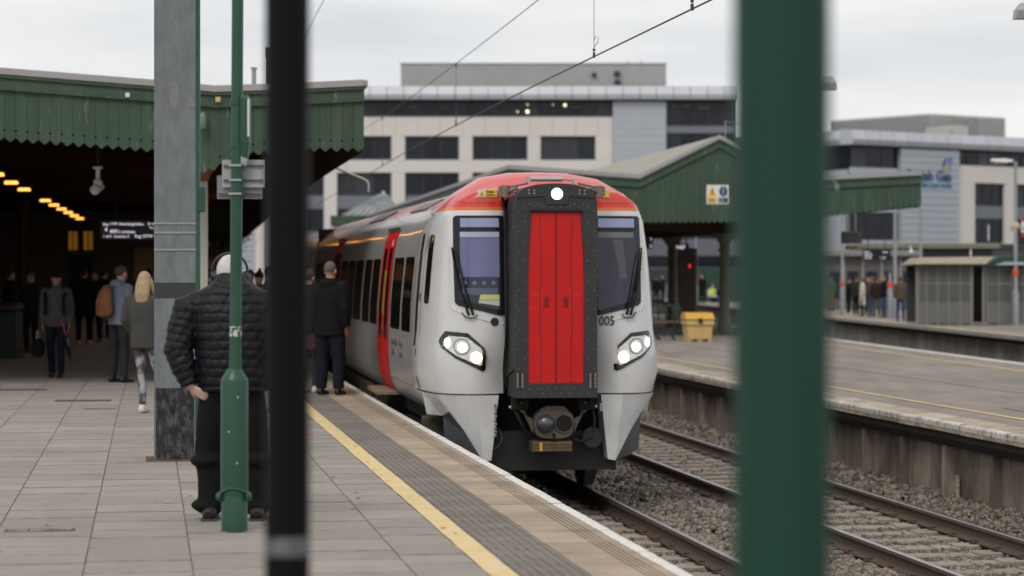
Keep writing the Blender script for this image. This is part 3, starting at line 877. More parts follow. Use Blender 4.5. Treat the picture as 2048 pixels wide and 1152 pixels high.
for px_, py_, w, h in ((342, 190, .055, .14), (374, 205, .05, .05)):
    x = (px_ - 343.5) / 228; z = CAM_Z + (546 - py_) / 228
    pt.prism([(x + w*math.cos(a)*random.uniform(.6, 1), z + h*math.sin(a)*random.uniform(.7, 1)) for a in np.linspace(0, 6.28, 40)[:-1]], -.1805, -.1785)
pt.build('bare_patch', mat('bare primer patch', (.235, .232, .228), .8, noise=(14, .25), blotch=(30, .55, (.15, .17, .18), .1)), mast)

# hinged lamp post in front of the man
c = gnd(469, 1062)
lp = thing('hinged_lamp_post', 'slim dark green hinged lamp post in front of the man in puffer jacket', 'lamp post', Matrix.Translation(c))
MB().lathe([(.084, 0), (.084, .235), (.080, .25)], 24).build('lower_base', M_green2, lp)
bs = MB(); bs.lathe([(.0895, .235), (.0895, .955), (.086, .975), (.05, 1.03), (.042, 1.04)], 24); bs.build('upper_base', M_green2, lp)
rg = MB(); pts = []
for k in range(25):
    a = R(-180) + R(180) * k / 24
    pts.append((.092 * math.cos(a), .092 * math.sin(a), .245 + .035 * abs(math.sin(a))**3 ))
rg.tube(pts, .010, 6); rg.build('hinge_collar', M_green2, lp)
for sg in (-1, 1):
    MB().tube([(sg*.07, -.05, .22), (sg*.098, -.02, .225)], .028, 10).build('hinge_lug', M_green2, lp)
    MB().cyl((sg*.088, 0, .225), (sg*.104, 0, .225), .03).build('hinge_bolt', M_green2, lp)
MB().lathe([(.042, 1.03), (.038, 1.2), (.037, 5.6)], 18, 0, Matrix.Shear('XY', 4, (.006, 0))).build('pole', M_green2, lp)
MB().lathe([(.0395, 1.245), (.0395, 1.31)], 18, 0, Matrix.Shear('XY', 4, (.006, 0))).build('torn_tape', mat('torn tape', (.55, .55, .52), .6, blotch=(40, .50, (.016, .07, .045), .03)), lp)
fx = MB().loft([[(.040, -.03, 2.40), (.085, -.03, 2.38), (.085, .05, 2.38), (.040, .05, 2.40)], [(.040, -.04, 2.50), (.098, -.04, 2.48), (.098, .06, 2.48), (.040, .06, 2.5)], [(.040, -.045, 2.77), (.10, -.045, 2.75), (.10, .06, 2.75), (.040, .06, 2.77)], [(.04, -.03, 2.79), (.085, -.03, 2.785), (.085, .05, 2.785), (.04, .05, 2.79)]], 0, False)
fxo = fx.build('luminaire', M_green2, lp, bevel=.006)
MB().box(.088, .0985, -.048, -.0405, 2.52, 2.76).build('edge_strip', M_whitep, fxo)
MB().loft([[(.045, -.02, 2.335), (.075, -.02, 2.335), (.075, .04, 2.335), (.045, .04, 2.335)], [(.042, -.028, 2.397), (.086, -.028, 2.379), (.086, .05, 2.379), (.042, .05, 2.397)]], 0, False).build('lens', M_signback, fxo)
for z in (2.46, 2.735):
    MB().lathe([(.043, z - .012), (.043, z + .012)], 16, 0, T3(.012, 0, 0)).build('clamp', M_green2, lp)
def sign_back(name, px0, px1, py0, py1, y, m, ch=True):
    k = 516 / CAM_Z; k = 4835 / c.y
    x0, x1 = (px0 - 469) / k, (px1 - 469) / k; z0, z1 = CAM_Z + (546 - py1) / k, CAM_Z + (546 - py0) / k
    p = MB().cham(x0, x1, y, y + .003, z0, z1, .001).build(name, m, lp, bevel=.0)
    for f in ((.25, .78) if ch else (.2,)):
        z = z0 + (z1 - z0) * f
        MB().box(x0 + .01, x1 - .01, y - .014, y - .0005, z - .008, z + .008).box(x0 + .01, x1 - .01, y - .016, y - .0142, z - .003, z + .003, 1).build('channel', [M_signback2, M_dark], p)
        MB().box(-.045 + .012, .05 + .012, -.046, -.040, z - .006, z + .006).box(.05, .062, -.046, .05, z - .007, z + .007).build('strap', M_steel, p)
    return p
sign_back('sign_panel', 442, 527, 319, 374, .060, M_signback)
sign_back('lower_sign_panel', 431, 522, 350, 397, .085, M_signback2, False)
for z_, a_ in ((.86, .35), (.44, .3), (.64, -.3)):
    MB().ball((.0895*math.sin(a_), -.0895*math.cos(a_), z_), (.004, .003, .007), 7, 5).build('paint_chip', M_whitep, lp)

# second lamp post, behind the mast
c2 = Vector(((391.5 - 1024) / FPX * 24.5, 24.5, 0))
l2 = thing('green_lamp_post', 'dark green lamp post half hidden behind the grey mast', 'lamp post', Matrix.Translation(c2))
MB().lathe([(.09, 0), (.09, .95), (.048, 1.04), (.046, 6.0)], 18).build('pole', M_green2, l2)
k = FPX / 24.5
MB().cham(.03, .10, -.04, .05, CAM_Z + (546 - 424) / k, CAM_Z + (546 - 372) / k, .01).build('junction_box', M_green2, l2, bevel=.008)

# blurred posts close to the camera
np_ = thing('near_green_post', 'very blurred dark green post close to the camera on the right', 'post', Matrix.Translation((.4014, 3.6, 0)))
MB().cyl((0, 0, 0), (0, 0, 4.2), .0726, None, 32).build('shaft', M_nearpost, np_)
MB().lathe([(.12, 0), (.12, .03), (.08, .05)], 24).build('foot', M_nearpost, np_)
nb = thing('near_black_post', 'blurred black post close to the camera left of centre', 'post', Matrix.Translation((-.5112, 5.5, 0)))
MB().cyl((0, 0, 0), (0, 0, 4.2), .0514, None, 28).build('shaft', M_black, nb)
MB().lathe([(.0522, 1.01), (.0522, 1.052)], 28).build('worn_band', mat('scuffed silver band', (.14, .155, .165), .6, blotch=(28, .52, (.03, .03, .035), .12)), nb)
MB().lathe([(.09, 0), (.09, .02), (.055, .03)], 20).build('foot', M_black, nb)

# ================================================================== overhead wires
def zmess(s): return 5.10 + .00052 * (s - 42) ** 2
def wire(name, label, u, zf, r, s0, s1):
    pts = [F(s, u, zf(s)) for s in frange(s0, s1, 3.0)]
    return tag(MB().tube(pts, r, 6).build(name, M_wirew), label, 'wire')
wire('contact_wire', 'lower thick overhead contact wire crossing above the train', 2.02, lambda s: 4.085, .0085, 6, 170)
wire('messenger_wire', 'thin upper overhead wire above the contact wire', 2.02, zmess, .006, 6, 120)
wire('feeder_wire', 'short visible wire at the top beside the black post', -.11, lambda s: 6.2, .007, 10, 75)
for k, s in enumerate((22.0, 26.9, 39.6, 54.6, 68.0)):
    t = thing('dropper_wire', ['dropper wire fitting at the top edge by the green post', 'dropper wire hanging over the red train roof', 'dropper wire in front of the office top windows', 'dropper wire in front of the office window left of centre', 'farthest dropper wire between the overhead wires'][k], 'wire', Matrix.Translation(F(s, 2.02, 4.085)), 'droppers between the overhead wires')
    h = zmess(s) - 4.085
    MB().cyl((0, 0, .05), (0, 0, h), .0035, None, 5).build('strand', M_wirew, t)
    MB().cham(-.014, .014, -.03, .03, -.012, .05, .005).ball((0, 0, .075), .018, 8, 6).tube([(.0, 0, .1), (.04, 0, .16), (.05, 0, .21), (.02, 0, .23), (0, 0, .18)], .004, 5).build('clamp', M_wirew, t)
    MB().box(-.012, .012, -.02, .02, h - .07, h + .01).build('top_clip', M_wirew, t)
# ================================================================== train
S_F = 26.2
def chord(s0, L_, u):
    u -= .03; a = F(s0, u, RAIL_Z); s = s0
    while (F(s, u, RAIL_Z) - a).length < L_: s += .02
    d = (F(s, u, RAIL_Z) - a).normalized()
    return Matrix(((d.y, d.x, 0, a.x), (-d.x, d.y, 0, a.y), (0, 0, 1, RAIL_Z), (0, 0, 0, 1))), s
MT, s_b = chord(S_F, 23.4, 1.5)
train = thing('train', 'grey and red multiple unit train with red gangway doors and lit headlights', 'train', MT)

def livery():
    m = bpy.data.materials.new('train livery'); m.use_nodes = True
    t = m.node_tree; N = t.nodes; K = t.links.new; b = N['Principled BSDF']
    b.inputs['Roughness'].default_value = .34; b.inputs['Coat Weight'].default_value = .45; b.inputs['Coat Roughness'].default_value = .06
    tc = N.new('ShaderNodeTexCoord'); sp = N.new('ShaderNodeSeparateXYZ'); K(tc.outputs['Object'], sp.inputs[0])
    def gt(src, v):
        x = N.new('ShaderNodeMath'); x.operation = 'GREATER_THAN'; K(src, x.inputs[0]); x.inputs[1].default_value = v; return x.outputs[0]
    def mix(f, a, bb):
        x = N.new('ShaderNodeMix'); x.data_type = 'RGBA'
        if hasattr(f, 'links'): K(f, x.inputs[0])
        else: x.inputs[0].default_value = f
        for i, q in ((6, a), (7, bb)):
            if isinstance(q, tuple): x.inputs[i].default_value = (*q, 1)
            else: K(q, x.inputs[i])
        return x.outputs[2]
    n = N.new('ShaderNodeTexNoise'); n.inputs['Scale'].default_value = 2.2; n.inputs['Detail'].default_value = 9; n.inputs['Roughness'].default_value = .65; K(tc.outputs['Object'], n.inputs['Vector'])
    mr = N.new('ShaderNodeMapRange'); mr.inputs[1].default_value = .3; mr.inputs[2].default_value = .75; K(n.outputs['Fac'], mr.inputs[0])
    silver = N.new('ShaderNodeMapRange'); silver.inputs[1].default_value = 1.5; silver.inputs[2].default_value = 2.3; K(sp.outputs['Y'], silver.inputs[0])  # sides darkened to imitate canopy shade and reflections; the paint is one grey
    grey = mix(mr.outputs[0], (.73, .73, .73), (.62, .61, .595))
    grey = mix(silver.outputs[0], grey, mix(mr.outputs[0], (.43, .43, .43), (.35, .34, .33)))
    # orange line only round the cab, red roof above it
    yy = N.new('ShaderNodeMath'); yy.operation = 'LESS_THAN'; K(sp.outputs['Y'], yy.inputs[0]); yy.inputs[1].default_value = 1.75
    orange = mix(yy.outputs[0], (.46, .45, .44), (.72, .16, .01))
    c1 = mix(gt(sp.outputs['Z'], 3.262), grey, orange)
    rr_ = mix(yy.outputs[0], (.50, .12, .10), (.66, .03, .016))
    # along the sides the red starts higher
    zl = N.new('ShaderNodeMapRange'); K(sp.outputs['Y'], zl.inputs[0]); zl.inputs[1].default_value = 1.5; zl.inputs[2].default_value = 3.2; zl.inputs[3].default_value = 3.30; zl.inputs[4].default_value = 3.335
    g2 = N.new('ShaderNodeMath'); g2.operation = 'GREATER_THAN'; K(sp.outputs['Z'], g2.inputs[0]); K(zl.outputs[0], g2.inputs[1])
    c2 = mix(g2.outputs[0], c1, rr_)
    K(c2, b.inputs['Base Color'])
    return m
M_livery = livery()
M_tgrey = mat('train grey paint', (.69, .69, .685), .36, coat=.3, noise=(3, .10), blotch=(2.4, .64, (.52, .50, .475), .16))
M_tdark = mat('train dark flank', (.10, .104, .112), .4, noise=(4, .15))
M_tred = mat('train red paint', (.60, .012, .011), .5, spec=.3, noise=(2.5, .10), blotch=(5, .66, (.44, .014, .012), .14))
M_tredd = mat('train red seam', (.20, .006, .006), .5)
M_rubber = mat('gangway rubber', (.036, .036, .038), .75, noise=(5, .15), bump=(60, .15, .003))
M_gloss = mat('black gloss panel', (.006, .006, .007), .18, coat=.4)
M_wframe = mat('window black mask', (.010, .011, .013), .3, spec=.35, coat=.1)
M_under = mat('underframe grime', (.010, .009, .008), .9, noise=(6, .4))
M_under2 = mat('dusty underframe', (.085, .068, .05), .85, noise=(5, .3))
M_coup = mat('coupler casting', (.125, .105, .09), .6, metal=.3, noise=(14, .3), blotch=(12, .6, (.12, .075, .05), .08))
M_brass = mat('brass contact box', (.17, .125, .065), .5, metal=.5, noise=(10, .3))
M_headl = mat('headlamp white', (1.0, .97, 1.0), emit=3.2)
M_headw = mat('headlamp warm', (1.0, .80, .50), emit=2.0)
M_topl = mat('top headlamp', (1.0, 1.0, .86), emit=4.0)
M_lens = mat('headlamp reflector', (.74, .74, .72), .2, metal=.35, noise=(18, .3))
M_swin = mat('side window glass', (.012, .011, .010), .05, spec=.7, coat=.3)
def cabglass():
    m = bpy.data.materials.new('cab windscreen'); m.use_nodes = True
    t = m.node_tree; b = t.nodes['Principled BSDF']
    b.inputs['Base Color'].default_value = (.028, .030, .05, 1); b.inputs['Metallic'].default_value = .2
    b.inputs['Roughness'].default_value = .05; b.inputs['Coat Weight'].default_value = .2; b.inputs['Coat Roughness'].default_value = .02
    return m
M_cabg = cabglass()

P0 = [(0,3.70),(.35,3.69),(.69,3.63),(.97,3.46),(1.17,3.25),(1.25,3.05),(1.29,2.8),(1.32,2.5),(1.345,2.2),(1.355,1.9),(1.36,1.6),(1.352,1.42),(1.33,1.226)]
def ring(y, W, T, k):
    """half outline from roof crown to sill: k blends a box into the carriage section"""
    out = []
    for i, (x, z) in enumerate(P0):
        px_, pz = x * W / 1.36, 1.226 + (z - 1.226) * (T - 1.226) / (3.70 - 1.226)
        if i <= 4: bx_, bz = [0, .3, .62, .88, .985][i] * W, T - (.03 if i == 4 else 0)
        else: bx_, bz = W, 1.226 + (T - .10 - 1.226) * (12 - i) / 7.0
        X = bx_ + (px_ - bx_) * k; Z = bz + (pz - bz) * k
        Y = y
        if y < 1.6:
            f = min(1, (1.6 - y) / .8)
            Y += f * (.10 * max(0, Z - 2.0) + .10 * max(0, Z - 3.2))
            if W < .7 and Z < 1.7: Y += .12
            Y -= f * .025 * math.exp(-((Z - 1.42) / .22) ** 2) * (1 if W > .6 else 0)
        if y < 2.4: X *= 1 + .045 * math.exp(-((Z - 1.5) / .30) ** 2) * min(1, (2.4 - y) / 1.0) * min(1, X / 1.0)
        out.append((X, Y, Z))
    return [(-x, q, z) for x, q, z in out[::-1]] + out[1:]
RS = [(.95,.40,3.36,0),(.47,.50,3.40,0),(.445,.55,3.44,0),(.44,.76,3.475,.03),(.475,.92,3.50,.14),(.545,1.05,3.525,.33),(.65,1.145,3.56,.54),(.80,1.215,3.645,.74),(1.05,1.285,3.70,.90),(1.4,1.33,3.725,.98),(1.9,1.35,3.70,1),(2.5,1.36,3.645,1)]
nose = MB()
rings = [ring(*r) for r in RS] + [[(x, y_, z) for x, _, z in ring(2.5, 1.36, 3.605, 1)] for y_ in frange(4, 22.9, 1.9)]
nose.loft(rings, 0, True, False, False)
nose.add(rings[0], [tuple(range(len(rings[0])))])
nose.add(rings[-1], [tuple(range(len(rings[-1])))[::-1]])
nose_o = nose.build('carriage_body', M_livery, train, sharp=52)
skirt = MB()
for sg in (-1, 1):
    pr = [(1.33, 1.22), (1.30, 1.12), (1.24, 1.02), (1.14, .95), (1.0, .93), (1.0, 1.22)]
    y0s = [(1.28, .985), (1.7, 1.0), (2.5, 1.0), (22.9, 1.0)]
    rr = [[(sg * x * f, y, z) for x, z in pr] for y, f in y0s]
    skirt.loft(rr, 0, False, True, True)
skirt_o = skirt.build('side_skirt', mat('side silver paint', (.40, .398, .39), .34, coat=.4, noise=(1.6, .1)), train, sharp=35)  # same grey paint, with the shade of the side put into its colour
def bvh_of(*obs):
    V = []; Fc = []
    for o in obs:
        n = len(V); V += [v.co.copy() for v in o.data.vertices]; Fc += [[i + n for i in p.vertices] for p in o.data.polygons]
    return BVHTree.FromPolygons(V, Fc)
BV = bvh_of(nose_o, skirt_o)
def hug(poly, off, side='front', step=.06, bv=None):
    """sheet that follows the carriage skin: poly in (x,z) seen from the front or (y,z) seen from the side"""
    bv = bv or BV
    bm = bmesh.new()
    bm.faces.new([bm.verts.new((p[0], 0, p[1])) for p in poly])
    xs = [p[0] for p in poly]; zs = [p[1] for p in poly]
    for lo, hi, nr in ((min(xs), max(xs), (1, 0, 0)), (min(zs), max(zs), (0, 0, 1))):
        st = step if nr[2] or side == 'front' else step * 5
        k = math.ceil(lo / st) * st
        while k < hi:
            bmesh.ops.bisect_plane(bm, geom=bm.verts[:] + bm.edges[:] + bm.faces[:], plane_co=Vector(nr) * k, plane_no=nr, dist=1e-6)
            k += st
    v = []
    for vt in bm.verts:
        a, b_ = vt.co.x, vt.co.z
        if side == 'front': o_, d_ = Vector((a, -3, b_)), Vector((0, 1, 0))
        else:
            sg = -1 if side == 'left' else 1
            o_, d_ = Vector((sg * 4, a, b_)), Vector((-sg, 0, 0))
        h = bv.ray_cast(o_, d_)
        p = h[0] if h[0] is not None else (Vector((a, .6, b_)) if side == 'front' else Vector((-1.3 if side == 'left' else 1.3, a, b_)))
        v.append(p - d_ * off)
    bm.verts.index_update()
    f = [[q.index for q in fc.verts] for fc in bm.faces]
    bm.free()
    return MB().add(v, f, 0, True)
def hugy(x, z):
    h = BV.ray_cast(Vector((x, -3, z)), Vector((0, 1, 0))); return h[0].y if h[0] is not None else .6
def mir(poly): return [(-x, z) for x, z in poly[::-1]]
def rounded(x0, x1, z0, z1, r, n=4):
    out = []
    for cx, cz, a0 in ((x1 - r, z1 - r, 0), (x0 + r, z1 - r, 90), (x0 + r, z0 + r, 180), (x1 - r, z0 + r, 270)):
        out += [(cx + r * math.cos(R(a0 + 90 * k / n)), cz + r * math.sin(R(a0 + 90 * k / n))) for k in range(n + 1)]
    return out
WIN = [(.50, 3.185), (.52, 3.205), (1.03, 3.205), (1.058, 3.18), (1.062, 2.72), (1.052, 2.24), (1.02, 2.205), (.56, 2.095), (.50, 2.10)]
GL = [(.545, 3.03), (1.0, 3.03), (1.0, 2.30), (.985, 2.265), (.56, 2.15), (.545, 2.16)]
for sg in (-1, 1):
    P = (lambda q: q) if sg == 1 else mir
    w = hug(P(WIN), .012).build('windscreen', M_wframe, train)
    hug(P(GL), .016).build('glass', M_cabg, w)
    hug(P([(.56, 3.075), (.985, 3.075), (.985, 3.175), (.56, 3.175)]), .016).build('destination_screen', mat('destination panel', (.30, .34, .50), .2, metal=.3), w)
    # raised lip round the windscreen recess
    lip = [(sg*x, hugy(sg*x, z) - .004, z) for x, z in [(1.085, 3.22), (1.10, 2.8), (1.095, 2.24), (1.06, 2.16), (.92, 2.09), (.72, 2.04), (.52, 2.0)]]
    MB().tube(lip, .010, 8).build('windscreen_lip', M_tgrey, w)
    # what shows behind the glass, and a lattice reflection painted on it
    if sg == -1:
        hug(P([(.56, 2.52), (.99, 2.52), (.99, 2.955), (.56, 2.955)]), .0175).build('cab_blind', mat('lavender blind', (.14, .15, .31), .25, coat=.5, noise=(3, .12)), w)
        hug(P([(.56, 2.962), (.99, 2.962), (.99, 3.022), (.56, 3.022)]), .0175).build('blind_header', mat('pale header', (.42, .45, .58), .3), w)
        hug(P([(.58, 2.30), (.97, 2.335), (.97, 2.40), (.58, 2.40)]), .0175).build('desk_edge', mat('desk blue', (.10, .11, .19), .4), w)
        hug(P([(.565, 2.27), (.79, 2.27), (.775, 2.325), (.565, 2.325)]), .0185).build('yellow_paper', mat('paper yellow', (.62, .64, .22), .7), w)
        hug(P([(.565, 2.20), (.80, 2.235), (.79, 2.265), (.565, 2.265)]), .0185).build('white_paper', mat('paper pale', (.52, .56, .48), .7), w)
        for q in range(4):
            x0 = .60 + q * .105; hug(P([(x0, 2.455), (x0 + .03, 2.425), (x0 + .06, 2.455), (x0 + .03, 2.485)]), .0185).build('lattice_mark', mat('lattice pale', (.16, .17, .26), .5), w)  # pale diamonds painted as the reflection of a lattice in the glass
    else:
        hug(P([(.56, 2.96), (.97, 2.96), (.97, 3.02), (.56, 3.02)]), .0175).build('blind_header', mat('pale header grey', (.15, .16, .16), .3), w)
        hug(P([(.80, 2.50), (.88, 2.50), (.84, 2.94), (.72, 2.94)]), .0175).build('seat_panel', mat('grey cab panel', (.085, .09, .105), .4), w)
    # wipers
    for dx, zt in ((0, 2.80), (.05, 2.62)):
        pts = [(sg*(.86 + dx), .5, 2.10), (sg*(.93 + dx), .5, 2.32), (sg*(1.035 + dx*.3), .5, zt)]
        pts = [(x, hugy(x, z) - .05, z) for x, _, z in pts]
        MB().tube(pts, [.016, .012, .008], 6).build('wiper_arm', M_under, w)
    pts = [(sg*x, hugy(sg*x, z) - .035, z) for x, z in ((.99, 2.35), (1.045, 2.6), (1.075, 2.85))]
    MB().tube(pts, .009, 6).build('wiper_blade', M_under, w)
    pts = [(sg*x, hugy(sg*x, z) - .03, z) for x, z in ((.98, 2.13), (.94, 2.07), (.88, 2.06), (.83, 2.08), (.81, 2.11))]
    MB().tube(pts, .006, 6).build('washer_hose', M_under, w)
    # headlight cluster
    HB = [(1.15,1.92),(.918,1.898),(.735,1.737),(.717,1.698),(.722,1.493),(.753,1.476),(1.052,1.62),(1.187,1.732),(1.213,1.793),(1.205,1.84)]
    cx = sum(p[0] for p in HB) / len(HB); cz = sum(p[1] for p in HB) / len(HB)
    HI = [(cx + (x - cx) * .82, cz + (z - cz) * .74) for x, z in HB]
    hl = hug(P(HB), .012).build('headlight', M_gloss, train)
    hug(P(HI), .018).build('reflector', M_lens, hl)
    def disc(x, z, r, off, nm, m, zr=None):
        hug(P([(x + r * math.cos(a), z + (zr or r) * math.sin(a)) for a in np.linspace(0, 2*math.pi, 21)[:-1]]), off, step=.03).build(nm, m, hl)
    disc(.983, 1.748, .088, .022, 'lamp_rim', M_wframe); disc(.983, 1.748, .080, .026, 'lamp_bowl', M_lens); disc(.98, 1.742, .050, .031, 'main_lamp', M_headl)
    disc(.827, 1.629, .066, .026, 'side_lamp', M_headw)
    disc(1.132, 1.794, .030, .026, 'marker_lamp', M_headl, .052)
    # lower tusk panels
    vs = [(.575,.435,1.214), (.82,.437,1.214), (1.0,.50,1.214), (1.135,.62,1.214), (1.236,.77,1.214), (.935,.585,.80), (.745,.47,.475), (.655,.455,.49)]
    bk = lambda p: (p[0] * .97, p[1] + .26, p[2] + .01)
    nv = len(vs); vs = vs + [bk(p) for p in vs]
    tk = MB(); tk.add([(sg*x, y, z) for x, y, z in vs], [(0,1,6,7), (1,2,5,6), (2,3,5), (3,4,5), (8,15,14,9), (9,14,13,10), (10,13,11), (11,13,12)] + [(i, (i+1) % nv, (i+1) % nv + nv, i + nv) for i in range(nv)])
    tk.build('lower_fairing', M_tgrey, train, sharp=28)
    uk = MB(); vs = [(1.24,.78,1.213), (1.335,1.36,1.213), (1.28,1.36,.95), (1.14,1.0,.955), (1.105,.70,1.01)]
    vs = vs + [(x*.9, y + .12, z) for x, y, z in vs]
    uk.add([(sg*x, y, z) for x, y, z in vs], [(0,1,2,3,4), (5,9,8,7,6)] + [(i, i+5, (i+1) % 5 + 5, (i+1) % 5) for i in range(5)]).build('upper_flank', M_tgrey, train, bevel=.006)
    fk = MB(); vs = [(1.10,.705,1.003), (1.135,1.0,.948), (1.11,1.0,.56), (.95,.72,.515), (.752,.485,.478), (.94,.60,.80)]
    vs = vs + [(x*.9, y + .12, z) for x, y, z in vs]
    fk.add([(sg*x, y, z) for x, y, z in vs], [(0,1,2,3,4,5), (6,11,10,9,8,7)] + [(i, i+6, (i+1) % 6 + 6, (i+1) % 6) for i in range(6)])
    fk.build('lower_flank', M_tdark, train, bevel=.006)
# panel gap line
for sg in (-1, 1):
    pts = [(sg*.57,.436,1.22), (sg*.82,.436,1.22), (sg*1.0,.498,1.22), (sg*1.135,.618,1.22), (sg*1.238,.77,1.22), (sg*1.31,1.1,1.221), (sg*1.345,1.75,1.221)]
    MB().tube(pts, .007, 5).build('panel_gap', M_under, train)
# horn disc, number
hug([(-.62 + .046*math.cos(a), 2.025 + .046*math.sin(a)) for a in np.linspace(0, 2*math.pi, 21)[:-1]], .010).build('horn_grille', M_wframe, train)
letters(train, '005', .552, min(hugy(q_, z_) for q_ in (.56, .66, .76) for z_ in (1.99, 2.08)) - .008, 1.985, .145, mat('number green grey', (.05, .09, .075), .5), True, name='unit_number', sx=.82)
# recessed brow above the windscreens
for sg in (-1, 1):
    P = (lambda q: q) if sg == 1 else mir
    hug(P([(.50, 3.35), (.95, 3.35), (1.02, 3.365), (.80, 3.41), (.50, 3.43)]), .006).build('brow_highlight', mat('brow red', (.62, .05, .02), .3, coat=.4), train)

# gangway
gw = put('gangway', MB().prism([(-.455, 1.36), (-.31, 1.36), (-.31, 3.232), (-.455, 3.232)], 0, .60).prism([(.31, 1.36), (.455, 1.36), (.455, 3.232), (.31, 3.232)], 0, .60).mesh('gangway', M_rubber), train)
MB().prism([(-.455, 1.20), (.455, 1.20), (.455, 1.358), (-.455, 1.358)], -.004, .60).build('threshold_beam', M_rubber, gw)
arch = [(.455, 3.234), (.455, 3.32), (.437, 3.40), (.395, 3.46), (.33, 3.503), (.22, 3.53), (.1, 3.542), (0, 3.545)]
MB().prism([(-.455, 3.234)] + arch[0:1] + arch[1:] + [(-x, z) for x, z in arch[-2:0:-1]], -.002, .60).build('arch', M_rubber, gw)
MB().prism([(-.432,3.385),(-.135,3.405),(-.105,3.315),(.115,3.315),(.145,3.405),(.432,3.385),(.395,3.455),(.33,3.497),(.22,3.524),(0,3.538),(-.22,3.524),(-.33,3.497),(-.395,3.455)], -.014, -.003).build('lamp_panel', M_gloss, gw)
MB().cyl((.005, -.02, 3.43), (.005, -.013, 3.43), .062, None, 24).build('top_lamp', M_topl, gw)
for sg in (-1, 1):
    lf = MB().prism([(sg*.004, 1.36), (sg*.306, 1.36), (sg*.312, 2.4), (sg*.300, 2.8), (sg*.268, 3.228), (sg*.004, 3.228)], .018, .05).build('gangway_door', M_tred, gw)
    for x, z0, z1 in ((.175, 2.95, 3.22), (.165, 2.42, 2.95), (.178, 1.9, 2.42), (.168, 1.37, 1.9)):
        MB().box(sg*x - .0035, sg*x + .0035, .0145, .0178, z0, z1).build('seam', M_tredd, lf)
    MB().cham(sg*.108 - .022, sg*.108 + .022, .008, .0178, 2.20, 2.31, .003).build('handle_plate', mat('handle red', (.24, .009, .009), .5), lf)
    MB().box(sg*.108 - .008, sg*.108 + .008, .004, .0078, 2.22, 2.29).build('handle_slot', M_tredd, lf)
    bl = MB()
    for x in (.20, .235, .27, .165):
        for z in (2.185, 2.325):
            if x == .165: continue
            bl.ball((sg*x, .017, z), (.006, .004, .006), 6, 4)
    for k in range(7): bl.ball((sg*(.03 + k*.042), .017, 1.395 + .012*(k % 2)), (.005, .004, .005), 6, 4)
    bl.build('bolt_heads', mat('bolt red', (.62, .16, .14), .4), lf)
    gt_ = MB()
    for k in range(2):
        x = sg * (.375 + k*.055)
        gt_.box(x - .016, x + .016, -.010, -.0045, 1.30, 1.48, 1)
        for q in range(8): gt_.box(x - .011, x + .011, -.016, -.0102, 1.31 + q*.021, 1.322 + q*.021)
    gt_.build('contact_block', [mat('pale contacts', (.42, .36, .28), .5, metal=.4), M_under], gw)
for sg in (-1, 1):
    MB().prism([(sg*.3095, 3.2315), (sg*.271, 3.2315), (sg*.303, 2.80), (sg*.3095, 2.6)], .004, .055).build('door_wedge', M_rubber, gw)
MB().box(-.003, .003, .010, .0178, 1.37, 3.22).build('door_gap', M_under, gw)
MB().box(-.29, .29, -.018, -.0022, 3.238, 3.262).build('door_drip_rail', M_wframe, gw)
rv = MB()
for sg in (-1, 1):
    for k in range(17):
        z = 1.52 + k * .107; rv.ball((sg*(.345 if k % 2 else .42), -.001, z), (.006, .004, .006), 6, 4); rv.ball((sg*.45, -.001, z + .05), (.005, .004, .005), 6, 4)
for k in range(15):
    x = -.35 + k * .05; rv.ball((x, -.003, 3.29 + .03*(k % 2)), (.006, .004, .006), 6, 4); rv.ball((x, -.005, 1.25 + .05*(k % 2)), (.006, .004, .006), 6, 4)
for x in (-.31, -.25, .25, .31):
    for z in (3.43, 3.465): rv.ball((x + .005, -.015, z), (.011, .004, .011), 8, 5)
tag(rv.build('rivets', mat('rivet heads', (.34, .30, .28), .4, metal=.5), gw), kind='stuff')
# gear above the gangway
ht = MB().cyl((-.26, .22, 3.60), (.10, .22, 3.60), .028).cyl((.10, .22, 3.60), (.22, .22, 3.59), .012).box(-.30, -.255, .19, .25, 3.555, 3.62).box(.215, .24, .2, .24, 3.53, 3.60)
ht.build('gas_strut', mat('pale zinc', (.48, .46, .43), .45, metal=.5), train)
for sg in (-1, 1):
    hm = MB().cyl((sg*.52, .30, 3.40), (sg*.52, .30, 3.53), .055).box(sg*.52 - .075 if sg < 0 else .52, sg*.52 if sg < 0 else .52 + .075, .28, .34, 3.42, 3.52)
    hm.cyl((sg*.50, .28, 3.51), (sg*.28, .24, 3.555), .014).cyl((sg*.50, .27, 3.46), (sg*.40, .2, 3.50), .018).cyl((sg*.50, .27, 3.405), (sg*.42, .2, 3.43), .010)
    hm.build('hinge_bracket', mat('bronze bracket', (.22, .19, .16), .5, metal=.4, noise=(12, .2)), train)
MB().tube([(-.55,.34,3.40), (-.54,.33,3.3), (-.50,.36,3.22), (-.49,.42,3.05)], .016, 8).build('hose', M_under, train)
